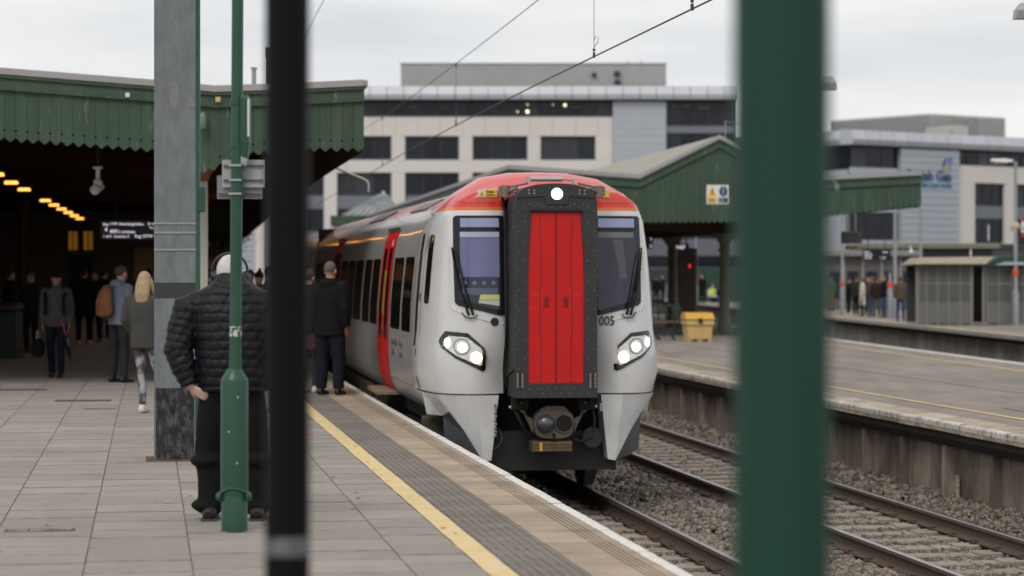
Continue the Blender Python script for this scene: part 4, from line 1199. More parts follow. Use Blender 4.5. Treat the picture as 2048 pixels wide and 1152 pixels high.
# danger labels on the red brow
for x0, x1 in ((-.79, -.575), (.585, .70)):
    yl_ = min(hugy(x0, 3.41), hugy(x1, 3.41), hugy((x0+x1)/2, 3.41)) - .014
    lb = MB().box(x0, x1, yl_, yl_ + .003, 3.408, 3.498).build('danger_label', M_whitep, train)
    def hug_l(pl, o_): return MB().prism(pl, yl_ - o_ + .006, yl_ - o_ + .009)
    xm = x0 + .085 if x0 < 0 else x0 + .02
    hug_l([(xm, 3.412), (x1 - .003, 3.412), (x1 - .003, 3.494), (xm, 3.494)], .011).build('yellow_field', M_signyel, lb)
    if x0 < 0:
        hug_l([(x0 + .012, 3.42), (x0 + .075, 3.42), (x0 + .0435, 3.485)], .011).build('triangle', M_signyel, lb)
        hug_l([(x0 + .040, 3.428), (x0 + .050, 3.448), (x0 + .043, 3.45), (x0 + .050, 3.465), (x0 + .037, 3.448), (x0 + .044, 3.446)], .015).build('bolt_symbol', M_signblk, lb)
        letters(lb, 'Danger', xm + .008, yl_ - .009, 3.462, .030, M_signblk, name='lettering')
        letters(lb, '25 000 volts', xm + .008, yl_ - .009, 3.428, .020, M_signblk, name='lettering')

# coupler and front underframe
fr = MB().box(-.80, .80, 1.0, 1.1, .36, 1.30).build('front_bulkhead', M_under, train)
MB().prism([(-.76, .36), (.78, .36), (.78, .74), (.66, .80), (-.66, .80), (-.76, .74)], .62, .90).build('air_dam', mat('air dam black', (.014, .013, .013), .6, noise=(4, .4)), train)
cp = MB()
ov = []
for k in range(28):
    a = 2 * math.pi * k / 28; ca, sa = math.cos(a), math.sin(a)
    ov.append((.225 * math.copysign(abs(ca)**.62, ca), .165 * math.copysign(abs(sa)**.62, sa)))
cpo = MB().loft([[(x*.96, .16, .905 + z*.96) for x, z in ov], [(x, .19, .905 + z) for x, z in ov], [(x, .26, .905 + z) for x, z in ov], [(x*.8, .34, .905 + z*.8) for x, z in ov], [(x*.6, .95, .905 + z*.6) for x, z in ov]], 0, False).build('coupler', M_coup, train, sharp=40)
MB().prism([(-.12, 1.03), (.13, 1.03), (.16, 1.06), (.10, 1.10), (-.09, 1.10), (-.16, 1.06)], .165, .3).build('top_lug', M_coup, cpo)
MB().ball((-.098, .15, .91), (.102, .09, .102), 20, 12).build('coupling_cone', mat('cone steel', (.11, .115, .125), .3, metal=.6), cpo)
MB().lathe([(.093, 0), (.093, .012)], 24, 0, T3(-.098, .162, .91) @ Matrix.Rotation(R(90), 4, 'X')).build('cone_seat', M_coup, cpo)
MB().cyl((.11, .145, .91), (.11, .158, .91), .097, None, 24).build('coupling_funnel', M_under, cpo)
MB().tube([(.11 + .10*math.cos(a), .152, .91 + .10*math.sin(a)) for a in np.linspace(0, 2*math.pi, 25)], .010, 6).build('funnel_rim', M_coup, cpo)
MB().ball((0, .155, .785), (.022, .02, .022), 10, 6).cyl((0, .14, .74), (0, .2, .76), .016).build('air_port', M_under, cpo)
eb = MB().cham(-.235, .205, .18, .45, .60, .715, .01).build('contact_box', M_brass, train)
for k in range(3):
    MB().box(-.22, .19, .165, .179, .612 + k*.034, .634 + k*.034).build('contact_strip', M_brass, eb)
MB().box(-.16, -.13, .158, .164, .61, .70).build('bright_tab', mat('bright brass', (.75, .48, .08), .4, metal=.4), eb)
for sg in (-1, 1):
    MB().prism([(sg*.23, .80), (sg*.23, .96), (sg*.31, 1.0), (sg*.375, 1.05), (sg*.375, 1.15), (sg*.345, 1.15), (sg*.345, 1.05), (sg*.25, .85)], .20, .23).build('support_arm', M_coup, cpo)
    MB().cyl((sg*.29, .22, 1.09), (sg*.46, .22, 1.09), .042).box(sg*.31 - .03, sg*.31 + .03, .18, .28, 1.09, 1.195).box(sg*.43 - .03, sg*.43 + .03, .18, .28, 1.09, 1.195).build('pivot_block', M_under, train)
    MB().ball((sg*.475, .22, 1.09), .02, 8, 6).build('pivot_bolt', mat('pale bolt', (.5, .42, .32), .4, metal=.5), train)
MB().tube([(-.45,.25,1.10), (-.40,.2,1.0), (-.33,.22,.86), (-.25,.3,.76)], .017, 8).tube([(.44,.25,1.08), (.46,.2,.95), (.45,.2,.80)], .015, 8).tube([(.21,.3,.74), (.30,.2,.705), (.40,.25,.73), (.46,.3,.75)], .016, 8).tube([(-.50,.3,1.3), (-.51,.25,1.42), (-.47,.05,1.5)], .014, 8).build('air_hose', M_under, train)
ch = MB()
for k in range(9): ch.ball((-.615 + .008*(k % 2), .42, 1.10 - k*.042), (.016, .014, .02), 8, 6)
ch.build('hanging_chain', mat('chain grey', (.26, .25, .24), .5, metal=.5), train)
MB().tube([(-.66 + .13*math.cos(a), .5, .74 + .13*math.sin(a)) for a in np.linspace(0, 2*math.pi, 25)], .007, 5).build('cable_loop', M_coup, train)
MB().lathe([(.10, 0), (.115, .015), (.115, .05)], 22, 0, T3(.48, .50, .735) @ Matrix.Rotation(R(90), 4, 'X')).build('horn', M_under2 if False else M_rubber, train)
MB().cyl((.56, .40, 1.03), (.56, .40, 1.12), .022).build('air_cock', M_steel, train)

# running gear
def bogie(y):
    b = put('bogie', MB().box(-1.10, -.98, y - 1.6, y + 1.6, .45, .72).box(.98, 1.10, y - 1.6, y + 1.6, .45, .72).box(-1.0, 1.0, y - .3, y + .3, .42, .75).mesh('bogie', M_under), train)
    for yy in (y - 1.2, y + 1.2):
        for sg in (-1, 1):
            MB().lathe([(.06, .16), (.10, .14), (.33, .135), (.40, .135), (.425, .12), (.43, 0), (.455, -.01), (.45, -.025), (.10, -.03)], 30, 0, T3(sg*.755, yy, .425) @ Matrix.Rotation(R(90) * sg, 4, 'Y')).build('wheel', mat('wheel steel', (.10, .085, .07), .5, metal=.5, noise=(8, .3)), b)
            MB().cham(sg*1.04 - .12, sg*1.04 + .12, yy - .18, yy + .18, .28, .56, .03).build('axle_box', M_under2, b)
        MB().cyl((-.75, yy, .425), (.75, yy, .425), .09).build('axle', M_under, b)
bogie(4.0); bogie(19.4)
MB().box(-1.12, 1.12, 1.25, 22.8, .80, 1.21).build('underframe', M_under, train)
for y0, y1, z0 in ((6.4, 8.6, .38), (9.0, 11.4, .42), (11.8, 14.2, .38), (14.6, 16.8, .42)):
    e = MB().cham(-1.22, -.2, y0, y1, z0, .92, .03).build('equipment_box', M_under2, train)
    MB().box(-1.235, -1.222, y0 + .15, y0 + .5, z0 + .1, .8).build('hatch', M_under, e)
MB().cham(-1.30, -.8, 1.45, 1.75, .55, .92, .02).build('cab_step', M_under2, train)
MB().cham(-1.50, -1.10, 5.35, 6.95, .98, 1.03, .01).build('door_step', mat('step tan', (.24, .17, .11), .7), train)
MB().box(-1.30, -1.27, 1.75, 1.85, .62, .66).build('yellow_tag', M_signyel, train)

# carriage sides: windows, doors, cab door
def side_windows(bodies, y_list, doors, side, parent, bv=None, cab=False):
    for y0, y1 in y_list:
        w = hug(rounded(y0, y1, 1.86, 2.76, .06), .004, side, bv=bv).build('side_window', M_swin, parent)
        if side == 'left':
            hug(rounded(y0 + .02, y1 - .02, 1.88, 2.74, .05), .0055, side, bv=bv).build('pane', M_swin, w)
    for y0, y1 in doors:
        d = hug([(y0, 1.0), (y1, 1.0), (y1, 3.12), (y0, 3.12)], .006, side, bv=bv).build('passenger_door', M_tred, parent)
        ym = (y0 + y1) / 2
        for a, b_ in ((y0 + .22, ym - .18), (ym + .18, y1 - .22)):
            hug(rounded(a, b_, 1.70, 2.90, .08), .010, side, bv=bv).build('door_window', M_swin, d)
        hug([(ym - .012, 1.02), (ym + .012, 1.02), (ym + .012, 3.10), (ym - .012, 3.10)], .011, side, bv=bv).build('door_seam', M_under, d)
        if side == 'left':
            for a in (ym - .13, ym + .06):
                hug([(a, 2.0), (a + .07, 2.0), (a + .07, 2.6), (a, 2.6)], .011, side, bv=bv).build('yellow_notice', M_signyel, d)
            hug([(y0 + .30, 2.92), (y0 + .42, 2.92), (y0 + .42, 3.0), (y0 + .30, 3.0)], .011, side, bv=bv).build('white_notice', M_whitep, d)
            hug([(ym - .07, 1.80), (ym - .01, 1.80), (ym - .01, 1.92), (ym - .07, 1.92)], .012, side, bv=bv).build('door_button', mat('button green', (.25, .40, .22), .4), d)
        hug([(y0 - .05, 3.125), (y1 + .05, 3.125), (y1 + .05, 3.165), (y0 - .05, 3.165)], .03, side, bv=bv).build('door_gutter', M_under, d)
for side in ('left', 'right'):
    side_windows(None, [(2.55, 3.6), (3.85, 5.1), (7.2, 8.35), (8.55, 9.75), (10.1, 11.5), (11.7, 13.1), (13.3, 14.7), (17.1, 18.5), (18.7, 20.1), (20.4, 21.8)], [(5.35, 6.95), (15.1, 16.7)], side, train)
# cab side: narrow window, door outline, recessed handrail
cw = hug(rounded(1.12, 1.36, 2.22, 3.0, .05), .006, 'left', step=.04).build('cab_side_window', M_swin, train)
hr = hug(rounded(1.80, 1.98, 1.72, 3.02, .04), .006, 'left', step=.04).build('handrail_recess', M_wframe, train)
for y in (1.55, 2.30):
    ln = hug([(y, 1.0), (y + .014, 1.0), (y + .014, 3.2), (y, 3.2)], .004, 'left', step=.06).build('cab_door_gap', M_tdark, train)
ml = hug([(1.42, 2.86), (1.52, 2.86), (1.52, 3.02), (1.42, 3.02)], .05, 'left').build('side_camera', M_wframe, train)
hug([(1.49, 3.225), (1.62, 3.225), (1.62, 3.255), (1.49, 3.255)], .03, 'left').build('cab_gutter', M_under, train)
M_notred = mat('notice red', (.45, .04, .03), .5)
for y, z in ((1.62, 2.25), (1.62, 1.62), (1.60, 1.28)):
    hug([(y, z), (y + .10, z), (y + .10, z + .09), (y, z + .09)], .008, 'left').build('red_notice', M_notred, train)
hug([(1.55, 1.24), (1.64, 1.24), (1.64, 1.30), (1.55, 1.30)], .009, 'left').build('green_notice', mat('notice green', (.05, .30, .12), .5), train)
# lettering on the side, read from the platform
LEFT = Matrix.Rotation(R(-90), 4, 'Z') @ FRONT
def side_letters(body, y, z, size, m, bold):
    h = BV.ray_cast(Vector((-4, y, z)), Vector((1, 0, 0)))
    put('lettering', text_mesh(body, size, m, bold), train, T3(h[0].x - .012, y, z) @ LEFT)
M_let = mat('livery lettering', (.12, .12, .12), .5)
side_letters('TRAFNIDIAETH', 4.75, 1.66, .105, M_let, True); side_letters('CYMRU', 4.75, 1.53, .105, M_let, True)
side_letters('Transport', 3.75, 1.66, .105, M_let, False); side_letters('for Wales', 3.75, 1.53, .105, M_let, False)
MB().box(-1.368, -1.36, 4.85, 4.858, 1.48, 1.78).build('lettering_rule', M_notred, train)
# roof gear: dark scoops at the roof edge, long duct on top
for y0, y1 in ((3.9, 6.3), (10, 13)):
    for sg in (-1, 1):
        MB().add([(sg*.78, y0, 3.46), (sg*.96, y0 + .35, 3.36), (sg*.96, y1, 3.36), (sg*.78, y1, 3.46), (sg*.80, y0, 3.492), (sg*.985, y0 + .35, 3.378), (sg*.985, y1, 3.378), (sg*.80, y1, 3.492)],
                 [(4,5,6,7), (0,3,2,1), (0,1,5,4), (1,2,6,5), (2,3,7,6), (3,0,4,7)]).build('roof_vent', M_tdark, train)
MB().cham(-.38, .38, 7.0, 10.5, 3.60, 3.635, .02).build('roof_unit', M_tdark, train)
MB().cham(-.4, .4, 13, 19, 3.60, 3.64, .02).build('roof_unit', M_tdark, train)

# second carriage
M2, s_c = chord(s_b, 23.0, 1.5)
c2b = MB(); c2b.loft([[(x, y_, z) for x, _, z in ring(2.5, 1.36, 3.605, 1)] for y_ in frange(.2, 22.8, 1.9)], 0, True, False, False)
c2b.add([(x, .2, z) for x, _, z in ring(2.5, 1.36, 3.605, 1)], [tuple(range(25))]).add([(x, 22.8, z) for x, _, z in ring(2.5, 1.36, 3.605, 1)], [tuple(range(25))[::-1]])
for sg in (-1, 1):
    c2b.loft([[(sg * x, y, z) for x, z in pr] for y in (.2, 22.8)], 0, False, True, True)
rel = MT.inverted() @ M2
m_liv2 = M_livery
c2o = c2b.build('rear_carriage_body', mat('rear carriage paint', (.38, .375, .37), .28, coat=.5, noise=(1.6, .06)), train, rel, sharp=52)  # matches the darkened front sides, shade put into the colour
rf = MB(); rf.loft([[(x*1.002, y_, z + .004) for x, _, z in ring(2.5, 1.36, 3.605, 1) if z > 3.34] for y_ in (.2, 11, 22.8)], 0, True, False, False)
rf.build('roof_skin', mat('roof red', (.40, .10, .085), .3, coat=.4), c2o)
BV2 = bvh_of(c2o)
def hug2(*a): pass
side_windows(None, [(1.2, 2.6), (2.8, 4.2), (6.8, 8.2), (8.4, 9.8), (10.0, 11.4), (11.6, 13.0), (13.2, 14.6), (17.0, 18.4), (18.6, 20.0), (20.2, 21.6)], [(4.8, 6.4), (15.0, 16.6)], 'left', c2o, BV2)
MB().box(-1.12, 1.12, .3, 22.7, .45, 1.0).build('underframe', M_under, c2o)
MB().box(-1.15, 1.15, -.75, .25, 1.0, 3.45).build('bellows', M_under, c2o)
# ================================================================== office buildings
def win(parent, x0, x1, z0, z1, y, nm, fw=.14):
    f = MB()
    f.box(x0, x1, y, y + .12, z0, z0 + fw).box(x0, x1, y, y + .12, z1 - fw, z1).box(x0, x0 + fw, y, y + .12, z0 + fw, z1 - fw).box(x1 - fw, x1, y, y + .12, z0 + fw, z1 - fw)
    for k in range(1, nm):
        x = x0 + (x1 - x0) * k / nm
        f.box(x - fw*.4, x + fw*.4, y + .01, y + .11, z0 + fw, z1 - fw)
    o = f.build('window', M_bframe, parent)
    for k in range(nm):
        a = x0 + (x1 - x0) * k / nm; b = x0 + (x1 - x0) * (k + 1) / nm
        t = random.uniform(-.012, .012)
        MB().add([(a + .05, y + .07 + t, z0 + .05), (b - .05, y + .07 - t, z0 + .05), (b - .05, y + .07 - t, z1 - .05), (a + .05, y + .07 + t, z1 - .05)], [(0, 1, 2, 3)]).build('pane', M_bglass2 if random.random() < .16 else M_bglass, o)
    return o
ZB = 240.0; kb = ZB / FPX
ob = thing('office_building', 'large pale stone office building with dark ribbon windows behind the train', 'building', Matrix.Translation((0, ZB, -1.1)))
OX = lambda p: (p - 1024) * kb
OZ = lambda p: CAM_Z + (546 - p) * kb + 1.1
MB().box(OX(405), OX(1475), .62, 38, 0, OZ(203)).build('core', M_bglass, ob)
MB().box(OX(405), OX(1475), -.1, 38, OZ(202.5), OZ(200)).build('soffit', M_bframe, ob)
px = 405
while px < 1470:
    x1 = min(px + 33.6, 1476)
    MB().prism([(-.9, OZ(199.5)), (-1.0, OZ(190)), (-.7, OZ(174)), (-.2, OZ(172)), (1.2, OZ(172)), (1.2, OZ(199.5))], OX(px) + .03, OX(x1) - .03, 'x').build('cornice_panel', M_bcornice, ob)
    px += 33.6
# penthouse
qk = (ZB + 6) / ZB
OX_, OZ_ = OX, OZ
OX = lambda p: OX_(p) * qk
OZ = lambda p: CAM_Z + (546 - p) * kb * qk + 1.1
MB().box(OX(802), OX(1332), 6, 26, OZ_(172) - .2, OZ(128)).build('penthouse', M_bpent, ob)
for k in range(11):
    z = OZ(170) + k * (OZ(130) - OZ(170)) / 11
    MB().box(OX(801.5), OX(1332.5), 5.9, 5.99, z, z + .13).build('louvre', M_bpent, ob)
MB().box(OX(800), OX(1334), 5.8, 26.2, OZ(128), OZ(126)).build('coping', M_bcornice, ob)
for a, b, c, d in ((1184, 1192, 146, 154), (1228, 1240, 143, 152), (1229, 1241, 160, 168)):
    MB().box(OX(a), OX(b), 5.6, 5.88, OZ(d), OZ(c)).build('vent', M_bframe, ob)
for p in (1258, 1285, 1080):
    MB().cyl((OX(p), 8, OZ(126)), (OX(p), 8, OZ(117 if p > 1200 else 123)), .06).build('roof_aerial', M_galv2, ob)
OX, OZ = OX_, OZ_
# top storey ribbon
for a in range(7):
    x0 = 405 + a * 117; win(ob, OX(x0) + .02, OX(min(x0 + 117, 1222)) - .02, OZ(233), OZ(203), .25, 4, .10)
for px_, py_, r in ((1055, 223, .16), (1130, 210, .14), (1035, 223, .07), (1055, 209, .06), (1106, 209, .05)):
    MB().cyl((OX(px_), .18, OZ(py_)), (OX(px_), .22, OZ(py_)), r, None, 10).build('ceiling_light', M_ceil, ob)
for a, b, y in ((880, 893, 214), (1140, 1162, 213), (820, 834, 213)):
    MB().box(OX(a), OX(b), .20, .23, OZ(y + 2), OZ(y)).build('ceiling_panel', mat('dim ceiling panel', (.16, .13, .10), .8), ob)
# stone grid
WX = [(403, 512), (538, 648), (674, 783), (810, 918), (945, 1055), (1081, 1191)]
MB().box(OX(405), OX(1225), -.02, .6, OZ(272), OZ(234)).build('stone_band', M_stone, ob)
MB().box(OX(405), OX(1225), -.02, .6, OZ(345), OZ(320)).build('stone_band', M_stone, ob)
edges = [405] + [q for w in WX for q in w][1:] + [1225]
for i in range(1, len(edges) - 1, 2):
    a, b = edges[i], edges[i + 1]
    MB().box(OX(a), OX(b), -.02, .6, OZ(319.7), OZ(272.3)).build('pier', M_stone, ob)
    MB().box(OX(a), OX(b), -.02, .6, 0, OZ(345.3)).build('pier', M_stone, ob)
for a, b in WX:
    win(ob, OX(a) + .01, OX(b) - .01, OZ(319.7), OZ(272.3), .3, 3)
    win(ob, OX(a) + .01, OX(b) - .01, OZ(391), OZ(345.4), .3, 3)
    MB().box(OX(a) + .01, OX(b) - .01, .28, .5, OZ(417), OZ(391.3)).build('spandrel', M_spandrel, ob)
    win(ob, OX(a) + .01, OX(b) - .01, OZ(463), OZ(417.4), .3, 3)
    MB().box(OX(a) + .01, OX(b) - .01, .28, .5, OZ(490), OZ(463.3)).build('spandrel', M_spandrel, ob)
    win(ob, OX(a) + .01, OX(b) - .01, OZ(536), OZ(490.4), .3, 3)
for px_ in range(430, 1225, 45):
    MB().box(OX(px_), OX(px_) + .05, -.024, -.021, OZ(271), OZ(235)).build('stone_joint', mat('stone joint', (.40, .36, .32), .9), ob)
# grey stair tower and glazed end
for k in range(18):
    z1 = 203.4 + k * 13.9
    MB().box(OX(1225.4), OX(1332), -.25, .6, OZ(min(z1 + 13.6, 545)), OZ(z1)).build('cladding_panel', M_bclad, ob)
win(ob, OX(1332.5), OX(1474), OZ(252), OZ(203.5), .1, 5, .1)
MB().box(OX(1332.5), OX(1474), .0, .5, OZ(266), OZ(252.3)).build('spandrel', M_spandrel, ob)
win(ob, OX(1332.5), OX(1474), OZ(330), OZ(266.3), .1, 5, .1)
for a, b, y in ((1345, 1352, 212), (1365, 1380, 211), (1395, 1420, 214)):
    MB().box(OX(a), OX(b), .02, .05, OZ(y + 3), OZ(y)).build('ceiling_panel', _m['dim ceiling panel'], ob)
# a far wing to the left seen between the posts
fw = thing('far_block', 'pale grey clad block seen between the posts left of the train', 'building', Matrix.Translation((0, 225, -1.1)))
kf = 225 / FPX; FX = lambda p: (p - 1024) * kf; FZ = lambda p: CAM_Z + (546 - p) * kf + 1.1
MB().box(FX(478), FX(511), 0, 10, 0, FZ(395)).build('cladding', M_bclad, fw)
for k in range(14):
    MB().box(FX(478), FX(511), -.06, -.005, FZ(545 - k*11), FZ(545 - k*11) + .12).build('cladding_rib', M_bcornice, fw)
MB().box(FX(511.5), FX(531), -.5, 10, 0, FZ(390)).build('pier', M_stone, fw)
MB().box(FX(532), FX(560), .5, 10, 0, FZ(392)).build('recess', M_bclad, fw)
MB().box(FX(421), FX(424), -.3, 1, 0, FZ(430)).build('post', M_spandrel, fw)

# ---- right hand building, turned to the camera by its corner
Z0 = 235.0
C0 = Vector((680 / FPX * Z0, Z0, -1.1)); dd_ = Vector((.8027, .5964, 0))
rb = thing('corner_office_building', 'grey clad office building at right with utility company lettering', 'building',
           Matrix(((dd_.x, -dd_.y, 0, C0.x), (dd_.y, dd_.x, 0, C0.y), (0, 0, 1, -1.1), (0, 0, 0, 1))))
def tpx(px):
    k = (px - 1024) / FPX
    return (k * Z0 - C0.x) / (dd_.x - dd_.y * k)
def zpx(px, py): return CAM_Z + (546 - py) * (Z0 + dd_.y * tpx(px)) / FPX + 1.1
ZC1, ZC0 = zpx(1704, 258), zpx(1704, 289)
MB().box(.3, 32, .5, 26, 0, ZC0).build('core', M_bglass, rb)
k = 0
while k < 17:
    MB().prism([(-.6, ZC0), (-.8, ZC0 + .5), (-.5, ZC1 - .1), (1.0, ZC1), (1.0, ZC0)], k*1.9 + .03 - .6, k*1.9 + 1.87 - .6, 'x').build('cornice_panel', M_bcornice, rb); k += 1
for k in range(13):
    MB().prism([(-.6, ZC0 + .002), (-.8, ZC0 + .5), (-.5, ZC1 - .1), (1.0, ZC1 - .002), (1.0, ZC0 + .002)], k*1.9 + 1.0, k*1.9 + 2.87, 'y').build('cornice_panel', M_bcornice, rb)
MB().box(-.3, 31.5, -.3, 26, ZC0 - .15, ZC0 - .01).build('soffit', M_bframe, rb)
xg, xc, xe = tpx(1797), tpx(1914), tpx(2110)
win(rb, .02, xg - .02, zpx(1740, 335), ZC0 - .16, .1, 3, .1)
MB().box(0, xg - .02, -.02, .4, zpx(1750, 354), zpx(1740, 335) - .02).build('spandrel', M_bclad, rb)
win(rb, .02, xg - .02, zpx(1740, 410), zpx(1750, 354) - .02, .1, 3, .1)
MB().box(0, xg - .02, -.02, .4, zpx(1740, 424), zpx(1740, 410) - .02).build('spandrel', M_bclad, rb)
win(rb, .02, xg - .02, zpx(1740, 480), zpx(1740, 424) - .02, .1, 3, .1)
MB().box(0, xg - .02, -.02, .4, 0, zpx(1740, 480) - .02).build('base_wall', M_bclad, rb)
z = ZC0 - .16; h = z / 22
for k in range(22):
    MB().box(xg, xc - .02, -.35, .4, k*h, (k + 1)*h - .04).build('cladding_panel', M_bclad, rb)
win(rb, xc + .02, xe, zpx(1950, 331), ZC0 - .16, .2, 9, .08)
wz = [(zpx(1980, 412), zpx(1980, 367)), (zpx(1980, 481), zpx(1980, 437))]
wx = [(tpx(1950), tpx(2010)), (tpx(2032), tpx(2092))]
MB().box(xc + .02, xe, 0, .5, wz[0][1] + .02, zpx(1950, 331) - .02).build('stone_band', M_stone, rb)
cur = xc + .02
for a, b in wx + [(xe, xe)]:
    if a > cur: MB().box(cur, a - .01, 0, .5, zpx(1980, 490), wz[0][1]).build('pier', M_stone, rb)
    cur = b + .01
for a, b in wx:
    win(rb, a, b, wz[0][0], wz[0][1], .3, 3, .1); win(rb, a, b, wz[1][0], wz[1][1], .3, 3, .1)
    MB().box(a, b, .25, .45, wz[1][1] + .01, wz[0][0] - .01).build('spandrel', M_spandrel, rb)
MB().box(xc + .02, xe, -.1, .5, 0, zpx(1980, 490) - .01).build('base_wall', M_darkbld, rb)
# left return face
for k in range(8):
    y0 = .6 + k * 3.0
    MB().box(-.05, .28, y0, y0 + 2.9, 0, zpx(1740, 340)).build('side_panel', M_bclad, rb)
# penthouse
pz1, pz0 = CAM_Z + (546 - 227) * 251.3 / FPX + 1.1, ZC1
MB().box(18, 29.6, 7, 21.6, pz0 - .2, pz1).build('penthouse', M_bpent, rb)
for k in range(10):
    zz = pz0 + k * (pz1 - pz0) / 10
    MB().box(17.9, 29.7, 6.9, 6.99, zz, zz + .1).box(17.88, 17.99, 6.99, 21.6, zz, zz + .1).build('louvre', M_bpent, rb)
MB().box(15.9, 17.6, 3.5, 5.4, pz0, pz0 + 1.0).box(17.9, 20.2, 3.5, 5.4, pz0, pz0 + 1.2).build('roof_plant', mat('pale plant box', (.55, .55, .50), .6), rb)
MB().box(20.9, 22.2, 4.0, 5.0, pz0, pz0 + 2.1).build('roof_duct', M_galv2, rb)
# lettering and emblem
sx = (tpx(1897) - tpx(1843)) / 54.0
M_bgblue = mat('lettering navy', (.012, .06, .20), .5); M_bgcyan = mat('lettering cyan', (.02, .24, .42), .5)
zt = zpx(1868, 362)
me = text_mesh('British Gas', 1.42, M_bgblue, True, .03, 'RIGHT'); put('lettering', me, rb, T3(tpx(1897), -.40, zt) @ FRONT)
me = text_mesh('looking after your world', .66, M_bgcyan, True, .03, 'RIGHT'); put('lettering', me, rb, T3(tpx(1897), -.40, zpx(1868, 375)) @ FRONT)
ex, ez = tpx(1889), zpx(1889, 331)
ES = .62
def esc(pts): return [(ex + (x - ex)*ES, ez + (z - ez)*ES) for x, z in pts]
def swoosh(pts_o, pts_i, m): MB().prism(esc(pts_o + pts_i[::-1]), -.42, -.37).build('emblem', m, rb)
A_ = np.linspace(R(95), R(300), 12)
swoosh([(ex + .95*math.cos(a) - .1, ez + 1.05*math.sin(a)) for a in A_], [(ex + .62*math.cos(a) + .02, ez + .80*math.sin(a) + .05) for a in A_], M_bgblue)
A_ = np.linspace(R(200), R(290), 8)
MB().prism(esc([(ex + 1.0*math.cos(a) - .12, ez + 1.12*math.sin(a)) for a in A_] + [(ex + .72*math.cos(a) - .05, ez + .85*math.sin(a)) for a in A_[::-1]]), -.46, -.425).build('emblem', mat('emblem lime', (.55, .62, .04), .5), rb)
MB().prism(esc([(ex - .1, ez + 1.0), (ex + .5, ez + 1.15), (ex + 1.15, ez + 1.55), (ex + .95, ez + .6), (ex + .55, ez - .3), (ex + .15, ez - .9), (ex + .45, ez + .1), (ex + .55, ez + .75), (ex + .2, ez + .8)]), -.45, -.422).build('emblem', mat('emblem blue', (.10, .20, .55), .5), rb)

# ---- low dark buildings and walls behind the far platform
def low(name, label, x0, x1, py0, Y, m, roofm=None, depth=8, cat='building'):
    a = at(x0, py0, Y); b = at(x1, py0, Y)
    t = thing(name, label, cat, Matrix.Translation((a.x, Y, -.15)))
    w = b.x - a.x; h = a.z + .15
    MB().box(0, w, 0, depth, 0, h).build('wall', m, t)
    if roofm: MB().cham(-.3, w + .3, -.5, depth, h + .002, h + .28, .05).build('roof', roofm, t)
    return t, w, h
t, w, h = low('station_offices', 'long low dark station building with mossy roof edge at the far right', 1742, 1985, 497, 128, M_darkbld, mat('mossy roof edge', (.20, .19, .16), .9, noise=(2, .3), blotch=(2, .6, (.15, .16, .06), .1)))
for k in range(9):
    MB().box(.3 + k*.72, .85 + k*.72, -.02, .05, .9, 2.0).build('window', M_bglass, t)
MB().cyl((5.2, -.4, h - 1.2), (5.2, -.4, h + .2), .05).build('downpipe', M_whitep, t)
t, w, h = low('dark_hall', 'plain dark grey hall beyond the shelter at the right edge', 1936, 2150, 488, 140, M_darkbld)
MB().box(-.05, w, -.06, 0, h - .3, h - .05).build('fascia', M_bframe, t)
t, w, h = low('old_wall', 'low grey stone station wall behind the waiting people', 1640, 1830, 512, 122, mat('old grey render', (.14, .135, .13), .9, noise=(1, .25)), mat('grey slab roof', (.22, .215, .20), .9, noise=(2, .2)))
for k in range(5):
    o = MB().box(.4 + k*.95, 1.0 + k*.95, -.05, .02, .5, 1.9).build('window', M_bframe, t)
    MB().box(.46 + k*.95, .94 + k*.95, -.07, -.051, .56, 1.84).build('pane', M_bglass, o)
    MB().box(1.15 + k*.95, 1.25 + k*.95, -.12, 0, 0, h - .02).build('pilaster', mat('pale pilaster', (.30, .29, .27), .8), t)
t, w, h = low('green_hoarding', 'dark green hoarding wall beyond the island platform', 1385, 1660, 536, 150, M_hoard, depth=1, cat='wall')
for k in range(12): MB().box(k*w/12, k*w/12 + .05, -.05, 0, 0, h - .02).build('batten', M_hoard, t)
t, w, h = low('blue_grey_block', 'blue grey low block seen beneath the island canopy', 1290, 1560, 478, 165, mat('blue grey cladding', (.12, .13, .155), .6), depth=6)
MB().box(0, w, -.1, -.002, h*.55, h*.72).build('window_band', M_bglass, t)
MB().box(0, w, -.12, -.1, h*.3, h*.5).build('dark_band', M_bframe, t)
fa = at(1655, 560, 110); fb = at(1840, 560, 110)
t = thing('railing_fence', 'dark green railing fence behind the waiting passengers', 'fence', Matrix.Translation((fa.x, 110, -.15))); w = fb.x - fa.x
for zr in (.15, 1.25): MB().box(0, w, -.02, .02, zr, zr + .05).build('rail', M_hoard, t)
for q in range(30): MB().box(q*w/30, q*w/30 + .03, -.012, .012, .05, 1.42).build('bar', M_hoard, t)
